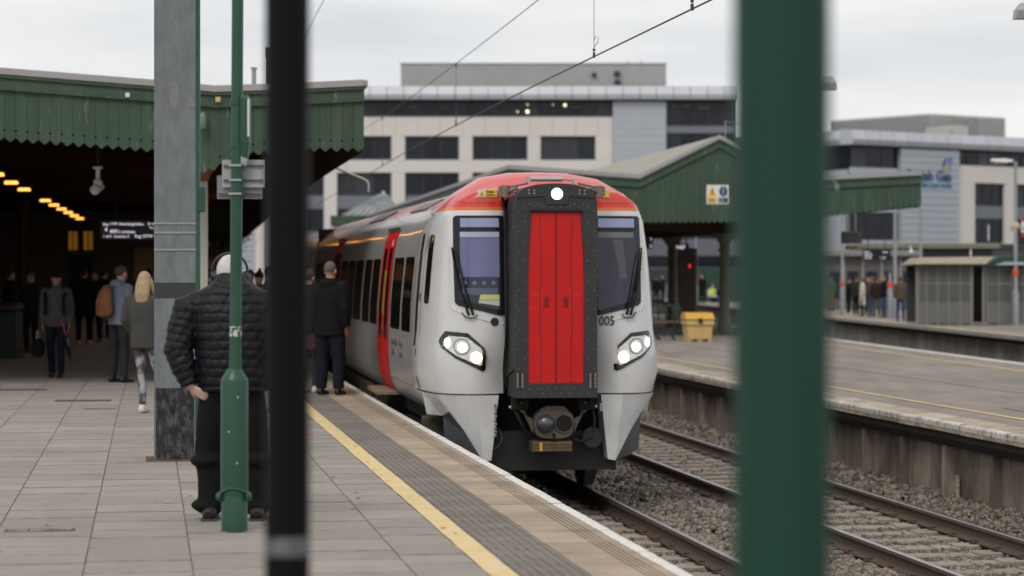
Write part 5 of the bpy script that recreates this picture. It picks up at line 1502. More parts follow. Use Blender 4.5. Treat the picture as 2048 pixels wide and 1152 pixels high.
# brown hedge and a leafless tree seen past the old man
def tree(name, label, base, h, cr, mt_leaf, seed, nleaf):
    rn = random.Random(seed)
    t = thing(name, label, 'tree', Matrix.Translation(base))
    tr = MB(); tr.tube([(0, 0, 0), (.1, 0, h*.3), (-.05, .1, h*.6), (0, 0, h*.85)], [.16, .12, .08, .03], 8)
    tips = []
    for k in range(16):
        a = rn.uniform(0, 6.28); z0 = h * rn.uniform(.25, .7); l = cr * rn.uniform(.5, 1)
        p1 = (l*.5*math.cos(a), l*.5*math.sin(a), z0 + l*.35); p2 = (l*math.cos(a), l*math.sin(a), z0 + l*.8)
        tr.tube([(0, 0, z0), p1, p2], [.05, .03, .012], 6); tips += [p1, p2]
    tr.build('trunk', M_wood, t)
    lv = MB()
    for k in range(nleaf):
        p = rn.choice(tips); q = [p[i] + rn.gauss(0, cr*.22) for i in range(3)]
        s_ = rn.uniform(.05, .13); a = rn.uniform(0, 6.28); b = rn.uniform(-1, 1)
        e1 = Vector((math.cos(a), math.sin(a), b*.5)) * s_; e2 = Vector((-math.sin(a)*.5, math.cos(a)*.5, .8)) * s_
        c_ = Vector(q); lv.add([c_ - e1, c_ + e2*.6, c_ + e1, c_ - e2*.6], [(0, 1, 2, 3)])
    lv.build('crown', mt_leaf, t)
M_leafb = mat('brown winter leaves', (.11, .085, .055), .8, noise=(3, .4))
tree('winter_tree', 'brownish winter tree seen past the head of the man with headphones', at(444, 560, 150) * 1 - Vector((0, 0, 1.0)), 5.2, 1.9, M_leafb, 3, 2600)
tree('winter_tree', 'smaller brownish winter tree left of the pale far block', at(425, 560, 165) - Vector((0, 0, 1.0)), 4.2, 1.6, M_leafb, 5, 1800)
# roof lantern and bracket arm left of the train roof
lt = thing('roof_lantern', 'pale glazed roof lantern with small finial above the train roof', 'roof lantern', Matrix.Translation(at(765, 432, 118)))
k = 118 / FPX
MB().loft([[(-78*k, -1, 0), (46*k, -1, 0), (46*k, 2.2, 0), (-78*k, 2.2, 0)], [(-6*k, .5, 43*k), (6*k, .5, 43*k), (6*k, .9, 43*k), (-6*k, .9, 43*k)]], 0, False).build('glazing', mat('milky glazing', (.36, .36, .34), .3, noise=(1.2, .3), blotch=(1.6, .52, (.16, .17, .16), .12)), lt)
for q in range(9):
    f_ = q / 8; xb = (-78 + 124*f_)*k; xt = (-6 + 12*f_)*k
    MB().tube([(xb, -1.02, .02), (xt, .49, 43*k + .02)], .035, 6).build('glazing_bar', M_galv2, lt)
MB().lathe([(.06, 0), (.10, .04), (.04, .09), (.08, .13), (.02, .2)], 10, 0, T3(0, .7, 43*k)).build('finial', M_whitep, lt)
MB().box(-100*k, 60*k, -1.3, 2.5, -.5, -.01).build('kerb', M_green, lt)
ba = thing('bracket_arm', 'pale bent pipe lamp bracket below the left canopy corner', 'bracket', Matrix.Translation(at(672, 336, 45)))
k = 45 / FPX
MB().tube([(-18*k, 0, 10*k), (0, 0, 0), (55*k, 0, -22*k), (62*k, 0, -26*k), (65*k, 0, -32*k), (65*k, 0, -48*k)], .022, 8).build('arm', mat('pale pipe', (.45, .43, .40), .6), ba)

# ---- lamp posts and masts on the right
def lamp_post(name, label, px_, py_top, py_base, z, arm, head_w=.7, r=.07, bands=()):
    b = gnd(px_, py_base, z); k = b.y / FPX
    h = CAM_Z + (546 - py_top) * k - z
    t = thing(name, label, 'lamp post', Matrix.Translation(b))
    MB().lathe([(r*1.7, 0), (r*1.7, 1.1), (r, 1.25), (r*.8, h)], 14).build('pole', M_galv2, t)
    if arm:
        hd = MB().loft([[(arm*.1, -.06, h - .02), (arm*.1, .06, h - .02), (arm*.1, .06, h + .06), (arm*.1, -.06, h + .06)], [(arm*.45, -.16, h - .05), (arm*.45, .16, h - .05), (arm*.45, .14, h + .10), (arm*.45, -.14, h + .10)], [(arm, -.10, h + .0), (arm, .10, h + .0), (arm, .08, h + .09), (arm, -.08, h + .09)]], 0, False).build('lamp_head', M_whitep, t, bevel=.02)
        MB().cham(min(arm*.4, arm*.9), max(arm*.4, arm*.9), -.10, .10, h - .075, h - .045, .01).build('lens', M_signback, hd)
    for py_ in bands:
        zz = CAM_Z + (546 - py_) * k - z
        MB().lathe([(r*1.5, zz - .10), (r*1.5, zz + .10)], 14).build('orange_band', M_orange, t)
    return t
lamp_post('platform_lamp_post', 'grey lamp post with pale lamp head at the right edge', 2031, 323, 650, -.15, -.85, bands=(600, 545))
lamp_post('platform_lamp_post', 'tall thin grey post rising to the right canopy corner', 1790, 425, 636, -.15, 0, r=.08)
lamp_post('platform_lamp_post', 'slim grey post beside the green canopy end, left of shelter', 1841, 352, 640, -.15, 0, r=.06)
lamp_post('platform_lamp_post', 'grey post with orange bands between the waiting people', 1684, 432, 630, -.15, 0, r=.06, bands=(588, 567))
lamp_post('banded_post', 'short dark post with red bands among the waiting people', 1780, 545, 636, -.15, 0, r=.075, bands=(590, 569))
lamp_post('platform_lamp_post', 'grey post with orange bands beneath the island canopy', 1392, 475, 612, -.15, 0, r=.07, bands=(594, 562))
def hung_lamp(label, px_, py_, Y, post_px, hw):
    a = at(px_, py_, Y); p = at(post_px, py_, Y)
    t = thing('tall_lamp_post', label, 'lamp post', Matrix.Translation((p.x, Y, IZ)))
    h = a.z - IZ; dx = a.x - p.x
    MB().lathe([(.11, 0), (.11, 1.1), (.07, 1.2), (.05, h + .1)], 14).build('pole', M_galv2, t)
    MB().cyl((0, 0, h + .08), (dx, 0, h + .12), .03).build('arm', M_galv2, t)
    MB().loft([[(dx - hw, -.12, h), (dx + hw, -.12, h), (dx + hw, .12, h), (dx - hw, .12, h)], [(dx - hw*.9, -.15, h + .12), (dx + hw*.9, -.15, h + .12), (dx + hw*.9, .15, h + .12), (dx - hw*.9, .15, h + .12)], [(dx - hw*.5, -.08, h + .22), (dx + hw*.5, -.08, h + .22), (dx + hw*.5, .08, h + .22), (dx - hw*.5, .08, h + .22)]], 0, False).build('lamp_head', M_signback, t, bevel=.02)
hung_lamp('tall lamp post whose grey head shows beside the blurred green post', 1655, 180, 40, 1590, .14)
hung_lamp('tall lamp with its grey head cut by the top right corner', 2052, 38, 34, 2140, .17)
# ---- shelter on the far platform
sh0 = gnd(1833, 648, -.15); sh1 = gnd(2075, 662, -.15)
Ys = 84.0; k = Ys / FPX
sh = thing('waiting_shelter', 'grey glazed waiting shelter with tan roof on the far platform', 'shelter', Matrix.Translation((at(1833, 600, Ys).x, Ys, -.15)))
sxx = lambda p: (p - 1833) * k
szz = lambda p: CAM_Z + (546 - p) * k + .15
MB().loft([[(sxx(1825), -.4, szz(528)), (sxx(1968), -.4, szz(528)), (sxx(1968), 2.6, szz(530)), (sxx(1825), 2.6, szz(530))], [(sxx(1842), .3, szz(515)), (sxx(1992), .3, szz(513)), (sxx(1992), 2.2, szz(515)), (sxx(1842), 2.2, szz(515))]], 0, False).build('roof', M_sheltroof, sh)
MB().prism([(sxx(1968.5), szz(529)), (sxx(2100), szz(531)), (sxx(2100), szz(514)), (sxx(2050), szz(510)), (sxx(1992.5), szz(513.5))], -.35, 2.4).build('green_roof', mat('shelter green', (.015, .06, .04), .6), sh)
MB().prism([(sxx(1985), szz(530)), (sxx(2060), szz(530)), (sxx(2040), szz(524)), (sxx(2005), szz(524))], -.40, -.36).build('roof_light', M_bclad, sh)
posts = [1834, 1853, 1875, 1897, 1920, 1943, 1967, 1974, 1998, 2023, 2048]
for p in posts:
    wdt = .05 if p in (1834, 1943, 1967) else .03
    MB().box(sxx(p) - wdt, sxx(p) + wdt, -.03, .03, 0, szz(529)).build('post', M_shelframe, sh)
for a, b in zip(posts, posts[1:]):
    if a == 1943 or b - a < 10: continue
    MB().box(sxx(a) + .035, sxx(b) - .035, -.015, .015, .06, szz(603)).build('lower_panel', M_greyp, sh)
    MB().box(sxx(a) + .035, sxx(b) - .035, .0, .006, szz(602.6), szz(531)).build('pane', M_clear, sh)
    MB().box(sxx(a) + .035, sxx(b) - .035, -.02, .02, szz(569), szz(566)).build('rail', M_shelframe, sh)
    n_ = 3
    for q in range(1, n_ + 1):
        x = sxx(a) + (sxx(b) - sxx(a)) * q / (n_ + 1)
        MB().box(x - .018, x + .018, -.015, -.002, szz(602), szz(570)).box(x - .018, x + .018, -.015, -.002, szz(565.5), szz(532)).build('slat', M_shelframe, sh)
MB().box(sxx(1834), sxx(2060), 2.2, 2.3, .05, szz(531)).build('back_wall', M_darkbld, sh)
MB().cham(sxx(1860), sxx(2040), 1.5, 1.95, .45, .50, .01).build('bench_seat', M_wood, sh)
MB().box(sxx(1885), sxx(1890), 1.6, 1.9, 0, .45).box(sxx(2005), sxx(2010), 1.6, 1.9, 0, .45).build('bench_leg', M_dark, sh)
# displays, cameras on the far side
d2 = display('departure_display', 'black departure display board on the far platform left of shelter', 1726, 1781, 498, 519, 100, 0, [('Plat 6', .05, .62, .24), ('Penarth', .05, .36, .24), ('On time', .05, .1, .2), ('17:33', .70, .62, .22), ('1 of 3', .62, .1, .22)])
hb = thing('hanging_sign_box', 'weathered grey hanging box sign beneath the right canopy end', 'sign', Matrix.Translation(at(1704, 487, 72)))
k = 72 / FPX
MB().cham(-20*k, 20*k, 0, .25, 0, 24*k, .03).build('box', mat('weathered grey box', (.10, .10, .095), .8, noise=(4, .4)), hb); MB().box(-12*k, -7*k, .1, .15, 24*k, 62*k).box(7*k, 9*k, .1, .15, 24*k, 62*k).build('hanger', M_cream, hb)
MB().box(-11*k, 11*k, .05, .2, -12*k, -4*k).build('tan_panel', mat('tan panel', (.30, .20, .12), .7), hb)
cam2 = MB().lathe([(.03, 0), (.09, .04), (.09, .12), (.03, .18)], 12).cyl((0, 0, .18), (0, .2, .3), .02).build('dome_camera', M_whitep, None, Matrix.Translation(at(1822, 508, 95))); tag(cam2, 'white dome camera above the people left of the shelter', 'camera')
cam3 = MB().ball((0, 0, .15), (.16, .12, .14)).box(-.14, -.02, -.1, .1, -.02, .08).build('dome_camera', mat('tan camera', (.50, .40, .26), .6), None, Matrix.Translation(at(2031, 462, 80.3))); tag(cam3, 'tan dome camera fixed to the right edge lamp post', 'camera')
sg_ = thing('platform_sign', 'white and red platform sign cut by the right edge', 'sign', Matrix.Translation(at(2043, 470, 82)))
k = 82 / FPX
MB().cham(0, 40*k, 0, .05, 5*k, 35*k, .01).build('board', M_whitep, sg_); MB().box(0, 40*k, -.012, -.002, 27*k, 35*k).box(0, 5*k, -.012, -.002, -4*k, 4*k).build('red_band', M_notred, sg_)
letters(sg_, '6', 3*k, -.02, 9*k, 16*k, M_signblk, True)
MB().cyl((20*k, .03, -1.6), (20*k, .03, 5*k), .03).build('post', M_galv2, sg_)
lgt = MB().cyl((0, 0, 0), (0, 0, .8), .03).build('white_tube', M_whitep, None, Matrix.Translation(at(1977, 482, 120))); tag(lgt, 'thin white upright tube on the dark building roof', 'tube')
cbl = thing('canopy_loudspeaker', 'green loudspeaker on the right canopy fascia beside the blurred post', 'loudspeaker', Matrix.Translation(at(1673, 384, 61.8)))
MB().lathe([(.05, 0), (.075, .03), (.075, .16), (.03, .2)], 12).build('body', mat('pale green enamel', (.12, .19, .14), .5), cbl); MB().tube([(0, 0, .2), (-.03, 0, .27), (-.10, .02, .26), (-.12, .1, .18)], .012, 6).build('hook', M_galv2, cbl)

# ---- island platform furniture
gb0 = gnd(1395, 682, IZ); k = gb0.y / FPX
gb = thing('grit_bin', 'yellow plastic grit bin on the island platform', 'bin', Matrix.Translation(gb0) @ RZ(R(6)))
W2 = 28 * k
MB().loft([[(-W2*.86, -.3, .06), (W2*.86, -.3, .06), (W2*.86, .3, .06), (-W2*.86, .3, .06)], [(-W2*.93, -.34, 32*k), (W2*.93, -.34, 32*k), (W2*.93, .34, 32*k), (-W2*.93, .34, 32*k)], [(-W2, -.38, 32.5*k), (W2, -.38, 32.5*k), (W2, .38, 32.5*k), (-W2, .38, 32.5*k)], [(-W2, -.38, 44*k), (W2, -.38, 44*k), (W2, .38, 44*k), (-W2, .38, 44*k)]], 0, False).build('tub', M_gritbin, gb, bevel=.015)
for x in (-.75, 0, .75):
    MB().box(W2*(x - .14), W2*(x + .14), -.28, .28, 0, .06).build('foot', M_gritbin, gb)
MB().loft([[(-W2*1.06, -.42, 44.4*k), (W2*1.06, -.42, 44.4*k), (W2*1.06, .42, 44.4*k), (-W2*1.06, .42, 44.4*k)], [(-W2*1.0, -.2, 56*k), (W2*1.0, -.2, 56*k), (W2*.95, .36, 57*k), (-W2*.95, .36, 57*k)]], 0, False).build('lid', M_gritlid, gb, bevel=.012)
MB().cham(-.05, .05, -.435, -.42, 36*k, 46*k, .005).build('hasp', M_dark, gb)
b0 = gnd(1330, 680, IZ); k = b0.y / FPX
bn = thing('platform_bench', 'green iron platform bench with arched legs left of grit bin', 'bench', Matrix.Translation(b0) @ RZ(R(7)))
for x in (-34, 26):
    lg = MB(); lg.tube([(x*k - .3*k*20, .0, 0), (x*k - .16, .0, .12), (x*k - .05, 0, .2), (x*k + .12, 0, .18), (x*k + .3, 0, .02)], .04, 8); lg.cyl((x*k, 0, .18), (x*k, .0, .95), .035)
    lg.build('leg', M_hoard, bn)
for q in range(4):
    MB().cham(-46*k, 34*k, -.25 + q*.11, -.16 + q*.11, .44, .48, .008).build('seat_slat', M_wood, bn)
for q in range(5):
    x = (-42 + q*15)*k; MB().tube([(x, .12, .5), (x, .12, .8), (x + .1, .12, .92), (x + .2, .12, .8), (x + .2, .12, .5)], .022, 6).build('back_hoop', M_hoard, bn)
cab = thing('timber_cabinet', 'tall weathered brown cabinet with pale edge beside the tan column', 'cabinet', Matrix.Translation(gnd(1378, 655, IZ)))
k = cab.location.y / FPX
MB().cham(-21*k, 12*k, 0, .5, 0, (655 - 496)*k, .02).build('carcass', M_wood, cab); MB().box(12.3*k, 16*k, 0, .5, 0, (655 - 497)*k).build('edge', M_shelframe, cab)
for q in range(4): MB().box(-20*k + q*8*k, -20*k + q*8*k + 7*k, -.03, -.002, .3, (655 - 502)*k).build('plank', M_wood, cab)
MB().ball((1*k, -.06, (655 - 532)*k), (.03, .03, .06), 10, 6).build('red_lamp', M_redlight, cab)
display('small_display', 'small lit display hanging below the island canopy by the tan column', 1350, 1378, 487, 500, 74, 0, [('NEF', .1, .15, .8)])
display('train_side_display', 'small dark display glimpsed at the edge of the train front', 1290, 1306, 470, 498, 74, 0, [('1', .6, .6, .3), ('2', .6, .1, .3)])
# ================================================================== people
M_skin = mat('skin', (.50, .30, .22), .6, noise=(8, .06)); M_skin2 = mat('skin tan', (.34, .19, .12), .6)
M_eye = mat('eye dark', (.015, .01, .01), .3)
def cloth(name, c, rough=.85, **k): return mat(name, c, rough, spec=.12, noise=(7, .15), bump=(35, .25, .01), **k)
M_blackc = cloth('black cloth', (.010, .010, .011)); M_navy = cloth('navy cloth', (.012, .014, .022)); M_jean = cloth('blue jeans', (.045, .075, .15))
M_greyc = cloth('grey cloth', (.075, .073, .070)); M_olive = cloth('olive grey jacket', (.062, .062, .056)); M_bluegrey = cloth('blue grey hoodie', (.17, .20, .26))
M_dgrey = cloth('dark grey trousers', (.030, .030, .034)); M_browncl = cloth('brown jacket', (.12, .085, .055)); M_whitec = cloth('cream coat', (.62, .57, .47))
M_shoeb = mat('black shoe', (.012, .012, .012), .5); M_shoew = mat('white shoe', (.62, .60, .56), .6); M_shoebr = mat('brown shoe', (.10, .05, .03), .6)
M_hairw = mat('white hair', (.60, .57, .54), .9, noise=(26, .28), bump=(180, .6, .004)); M_hairb = mat('dark hair', (.022, .017, .013), .7, noise=(40, .3)); M_hairg = mat('grey cropped hair', (.11, .095, .08), .8, noise=(40, .2))
M_blond = mat('blond hair', (.36, .25, .13), .55, noise=(30, .25), pos_scale=(3, 3, .3)); M_hairbr = mat('brown hair', (.07, .04, .022), .7, noise=(40, .3))
M_hivis = mat('hi vis yellow', (.60, .85, .05), .7); M_tiedye = mat('tie dye leggings', (.05, .052, .06), .8, blotch=(6.5, .53, (.36, .36, .38), .06), pos_scale=(1, 1, .8))
M_green_t = cloth('green top', (.06, .13, .09)); M_tanp = cloth('tan trousers', (.22, .11, .045))
M_puff = mat('black puffer nylon', (.006, .0065, .010), .5, spec=.26, noise=(9, .15), bump=(22, .35, .012))

def remesh(mb, name, m, parent, vox, smooth=4, M=None, fac=.5):
    o = mb.build(name, m, parent, M)
    r_ = o.modifiers.new('remesh', 'REMESH'); r_.mode = 'VOXEL'; r_.voxel_size = vox; r_.use_smooth_shade = True
    s_ = o.modifiers.new('smooth', 'SMOOTH'); s_.factor = fac; s_.iterations = smooth
    return o
def finger(mb, base, d, curl, l, r, axis):
    """three bones bending about axis"""
    p = Vector(base); d = Vector(d).normalized(); pts = [p]
    for q, f in enumerate((.45, .32, .25)):
        pts.append(pts[-1] + d * (l * f)); d = Matrix.Rotation(curl * (1.0 if q == 0 else .8), 3, axis) @ d
    mb.tube(pts, [r, r*.95, r*.9, r*.75], 8)
def hand(mb, wrist, d, palm_n, k, curl=.45, side=1):
    """palm and five fingers; d points along the hand, palm_n out of the palm"""
    d = Vector(d).normalized(); n = Vector(palm_n); n = (n - d * n.dot(d)).normalized(); a = d.cross(n).normalized()
    w = Vector(wrist)
    mb.tube([w - d*.02*k, w + d*.03*k, w + d*.075*k, w + d*.095*k], [(.024*k, .017*k), (.034*k, .015*k), (.040*k, .014*k), (.038*k, .012*k)], 10, ref=a)
    for q, (off, ln) in enumerate(((-.029, .072), (-.010, .082), (.010, .078), (.028, .062))):
        finger(mb, w + d*.085*k + a*off*k*side, d + a*off*2*side, curl, ln*k, .0088*k, a)
    finger(mb, w + d*.03*k - a*.032*k*side, d*.75 - a*.65*side + n*.25, curl*.5, .065*k, .0098*k, a)
def person(label, loc, rz, H, jacket, trousers, shoes, hair, hairstyle='short', hem=.86, bulk=1.0, arms=None, legs=None, vox=.016, skin=None, jname='jacket', leg_r=1.0, hood=False, lean=0.0, head_turn=0.0, collar=1.0, group=None, face=False, hands=True):
    k = H / 1.75
    t = thing('person', label, 'person', Matrix.Translation(loc) @ RZ(rz), group)
    skin = skin or M_skin
    S = lambda *p: Vector(p) * k
    arms = arms or (((-.045, -.03, -.27), (.01, .05, -.235)), ((.045, -.03, -.27), (-.01, .05, -.235)))
    legs = legs or ((-.02, .0, -.02, .0), (.02, .0, .02, .0))
    sh = [S(-.185, lean*.3, 1.415), S(.185, lean*.3, 1.415)]
    el = [sh[i] + Vector(arms[i][0]) * k for i in (0, 1)]; wr = [el[i] + Vector(arms[i][1]) * k for i in (0, 1)]
    hip = [S(-.088, 0, .90), S(.088, 0, .90)]
    kn = [S((-.10, .10)[i] + legs[i][0], legs[i][1] + .02, .49) for i in (0, 1)]; an = [S((-.105, .105)[i] + legs[i][2], legs[i][3], .09) for i in (0, 1)]
    hd = S(0, .015 + lean*.45, 1.635)
    b = MB()
    b.tube([S(0, 0, .85), S(0, 0, 1.1), S(0, lean*.2, 1.3), S(0, lean*.3, 1.42), S(0, lean*.33, 1.46)], [(.12*k, .09*k), (.12*k, .085*k), (.14*k, .09*k), (.11*k, .075*k), (.06*k, .06*k)], 14)
    b.tube([S(0, lean*.3 - .01, 1.42), S(0, lean*.4, 1.50), hd - S(0, .01, .03)], [.062*k, .056*k, .058*k], 12)
    HT = Matrix.Translation(hd) @ RZ(head_turn)
    b.ball((0, -.008*k, .012*k), (.075*k, .092*k, .102*k), 18, 12, 0, HT)
    b.ball((0, .032*k, -.058*k), (.054*k, .056*k, .062*k), 14, 9, 0, HT)
    b.tube([(0, .078*k, .015*k), (0, .098*k, -.028*k), (0, .085*k, -.036*k)], [.010*k, .015*k, .010*k], 8, 0, True, HT)
    for sg in (-1, 1): b.ball((sg*.077*k, -.005*k, -.015*k), (.012*k, .02*k, .032*k), 8, 6, 0, HT)
    for i in (0, 1):
        b.tube([sh[i], el[i], wr[i]], [.042*k, .038*k, .027*k], 10)
        if hands: hand(b, wr[i], (wr[i] - el[i]).normalized() + Vector((0, .05, 0)), (1 if i == 0 else -1, .25, 0), k, .4, 1 if i == 0 else -1)
        b.tube([hip[i], kn[i], an[i]], [.06*k, .048*k, .036*k], 10)
        b.tube([an[i] + S(0, -.03, -.05), an[i] + S(0, .10, -.06)], [.03*k, .025*k], 8)
    body = remesh(b, 'body', skin, t, min(vox, .011), 2, fac=.4)
    if face:
        for sg in (-1, 1): MB().ball((sg*.031*k, .083*k, .012*k), (.011*k, .006*k, .006*k), 8, 6, 0, HT).build('eye', M_eye, body)
        MB().tube([(-.022*k, .088*k, -.062*k), (0, .093*k, -.06*k), (.022*k, .088*k, -.062*k)], .004*k, 6, 0, True, HT).build('mouth', mat('lips', (.28, .11, .09), .6), body)
    # jacket
    j = MB(); q = bulk
    tz = [(hem, .168*q, .128*q), ((hem + 1.12)/2, .168*q, .126*q), (1.12, .170*q, .124*q), (1.28, .190*q, .13*q), (1.385, .195*q, .118*q), (1.44, .150*q, .10*q), (1.478, .098*max(1, q*.92), .088)]
    j.tube([S(0, lean*(z - .9)*.6, z) for z, _, _ in tz], [(a*k, c_*k) for _, a, c_ in tz], 20, ref=(1, 0, 0))
    j.tube([S(0, lean*.33 - .004, 1.45), S(0, lean*.36 - .004, 1.50), S(0, lean*.4 - .002, 1.535*collar)], [(.088*k, .085*k), (.080*k, .08*k), (.076*k, .078*k)], 14)
    for i in (0, 1):
        sg = (-1, 1)[i]
        j.tube([sh[i] + S(-sg*.05, 0, .0), sh[i] + S(sg*.0, 0, -.01), (sh[i] + el[i])/2, el[i], (el[i] + wr[i])/2, wr[i] + (wr[i] - el[i])*.02], [.082*k*q, .080*k*q, .068*k*q, .062*k*q, .056*k*q, .046*k*q], 14)
    if hood: j.ball(S(0, -.085 + lean*.3, 1.47), (.115*k, .075*k, .075*k), 14, 9)
    jo = remesh(j, jname, jacket, t, vox, 3)
    # trousers
    p = MB(); lr = leg_r
    p.tube([S(0, 0, 1.02), S(0, 0, .93), S(0, 0, .84)], [(.150*k, .11*k), (.158*k, .118*k), (.15*k, .11*k)], 16, ref=(1, 0, 0))
    for i in (0, 1):
        p.tube([hip[i] + S(0, 0, .03), (hip[i] + kn[i])/2, kn[i], (kn[i] + an[i])/2, an[i] + S(0, -.005, -.005)], [.094*k*lr, .084*k*lr, .068*k*lr, .064*k*lr, .056*k*lr], 14)
    remesh(p, 'trousers', trousers, t, vox, 3)
    for i in (0, 1):
        s_ = MB(); a = an[i]
        s_.tube([a + S(0, -.075, -.055), a + S(0, -.055, -.05), a + S(0, .02, -.048), a + S(0, .10, -.058), a + S(0, .165, -.066), a + S(0, .19, -.070)], [(.026*k, .028*k), (.040*k, .040*k), (.042*k, .042*k), (.046*k, .031*k), (.040*k, .023*k), (.02*k, .014*k)], 12, ref=(1, 0, 0))
        s_.tube([a + S(0, -.02, .02), a + S(0, -.01, -.05)], [.045*k, .046*k], 10)
        remesh(s_, 'shoe', shoes, t, .010, 2)
    # hair
    if hairstyle:
        h = MB()
        if hairstyle in ('short', 'crop'):
            g_ = 1.07 if hairstyle == 'short' else 1.035
            h.ball((0, -.018*k, .028*k), (.076*k*g_, .088*k*g_, .095*k*g_), 16, 10, 0, HT)
        elif hairstyle == 'long':
            h.ball((0, -.018*k, .028*k), (.084*k, .096*k, .102*k), 16, 10, 0, HT)
            h.tube([(0, -.03*k, .06*k), (0, -.07*k, -.04*k), (.0, -.10*k, -.16*k), (0, -.115*k, -.27*k)], [(.07*k, .06*k), (.095*k, .065*k), (.10*k, .055*k), (.075*k, .03*k)], 14, 0, True, HT, ref=(1, 0, 0))
            for sg in (-1, 1): h.tube([(sg*.07*k, .0, .02*k), (sg*.095*k, .02*k, -.12*k), (sg*.105*k, .05*k, -.24*k)], [.035*k, .032*k, .012*k], 8, 0, True, HT)
        elif hairstyle == 'cap':
            h.ball((0, -.01*k, .045*k), (.084*k, .10*k, .082*k), 16, 10, 0, HT)
            h.tube([(0, .06*k, .045*k), (0, .15*k, .03*k)], [(.07*k, .012*k), (.055*k, .008*k)], 10, 0, True, HT, ref=(1, 0, 0))
        elif hairstyle == 'beanie':
            h.ball((0, -.012*k, .05*k), (.086*k, .10*k, .10*k), 16, 10, 0, HT); h.ball((0, -.03*k, .165*k), .035*k, 10, 7, 0, HT)
        remesh(h, 'cap' if hairstyle in ('cap', 'beanie') else 'hair', hair, t, .012, 2)
    t['k'] = k
    return t
def gp(px, py, z=0.0): return gnd(px, py, z)
NEUT = (((-.045, -.03, -.27), (.01, .05, -.235)), ((.045, -.03, -.27), (-.01, .05, -.235)))

# ---- the man with headphones, seen from behind
ml = gp(464, 1040)
man = thing('person', 'large man in black quilted puffer jacket and headphones, seen from behind the green post', 'person', Matrix.Translation(ml) @ RZ(R(2)))
k = 1.0
b = MB()
HC = Vector((-.02, .06, 1.652))
b.tube([(0, 0, .9), (0, 0, 1.2), (0, 0, 1.4)], [(.2, .14), (.2, .14), (.16, .1)], 16)
b.tube([(0, .0, 1.42), (-.01, .02, 1.52), HC], [.09, .078, .075], 14)
b.ball(tuple(HC + Vector((0, -.005, .01))), (.083, .103, .108), 22, 14); b.ball(tuple(HC + Vector((0, .04, -.055))), (.06, .06, .065), 14, 9)
b.tube([HC + Vector((0, .085, .02)), HC + Vector((0, .108, -.025)), HC + Vector((0, .09, -.035))], [.01, .016, .01], 8)
for sg in (-1, 1): b.ball(tuple(HC + Vector((sg*.086, 0, -.02))), (.012, .02, .032), 8, 6)
SHL, ELL, WRL = Vector((-.295, -.01, 1.425)), Vector((-.352, -.06, 1.13)), Vector((-.275, -.10, .905))
SHR, ELR, WRR = Vector((.295, -.01, 1.425)), Vector((.347, -.05, 1.12)), Vector((.29, .03, .88))
for a_, e_, w_ in ((SHL, ELL, WRL), (SHR, ELR, WRR)): b.tube([a_, e_, w_], [.05, .045, .032], 10)
hand(b, WRL + Vector((.005, 0, -.01)), (.80, -.12, -.50), (.3, .9, .25), .88, .42, 1)
hand(b, WRR, (-.2, .1, -.9), (-1, .2, 0), 1.1, .4, -1)
for sg in (-1, 1): b.tube([(sg*.1, 0, .9), (sg*.13, .02, .5), (sg*.15, 0, .08)], [.07, .055, .04], 10)
remesh(b, 'body', mat('pale skin', (.56, .36, .29), .55, noise=(12, .08)), man, .0065, 2, fac=.35)
# hair: close cropped white, thin over the crown
h = MB(); h.ball(tuple(HC + Vector((0, -.012, .014))), (.0875, .1035, .108), 22, 14)
remesh(h, 'hair', M_hairw, man, .008, 2)
# puffer jacket: one surface, quilted in bands
j = MB()
tz = [(.865, .215, .16), (.90, .235, .175), (1.0, .245, .185), (1.12, .245, .19), (1.25, .265, .185), (1.38, .295, .17), (1.46, .30, .15), (1.515, .25, .135), (1.55, .19, .12), (1.575, .145, .11), (1.585, .12, .10)]
j.tube([(0, 0, z) for z, _, _ in tz], [(a, c_) for _, a, c_ in tz], 28, ref=(1, 0, 0))
j.tube([(-.01, .01, 1.53), (-.012, .02, 1.57), (-.015, .04, 1.60), (-.016, .05, 1.622)], [(.15, .12), (.128, .112), (.108, .106), (.096, .10)], 20, ref=(1, 0, 0))
for a_, e_, w_ in ((SHL, ELL, WRL), (SHR, ELR, WRR)):
    sg = -1 if a_.x < 0 else 1
    j.tube([a_ + Vector((-sg*.11, 0, .03)), a_ + Vector((0, 0, -.015)), (a_ + e_)/2, e_, (e_ + w_)/2, w_], [.09, .106, .102, .096, .080, .054], 18)
jo = remesh(j, 'puffer_jacket', M_puff, man, .0065, 8)
bpy.context.view_layer.update()
me = bpy.data.meshes.new_from_object(jo.evaluated_get(bpy.context.evaluated_depsgraph_get()))
jo.modifiers.clear(); jo.data = me
me.materials.clear(); me.materials.append(M_puff)
nr = [v.normal.copy() for v in me.vertices]
def seg(p, a, c_):
    d = c_ - a; t_ = max(0, min(1, (p - a).dot(d) / d.dot(d))); return (p - a - d*t_).length, t_ * d.length
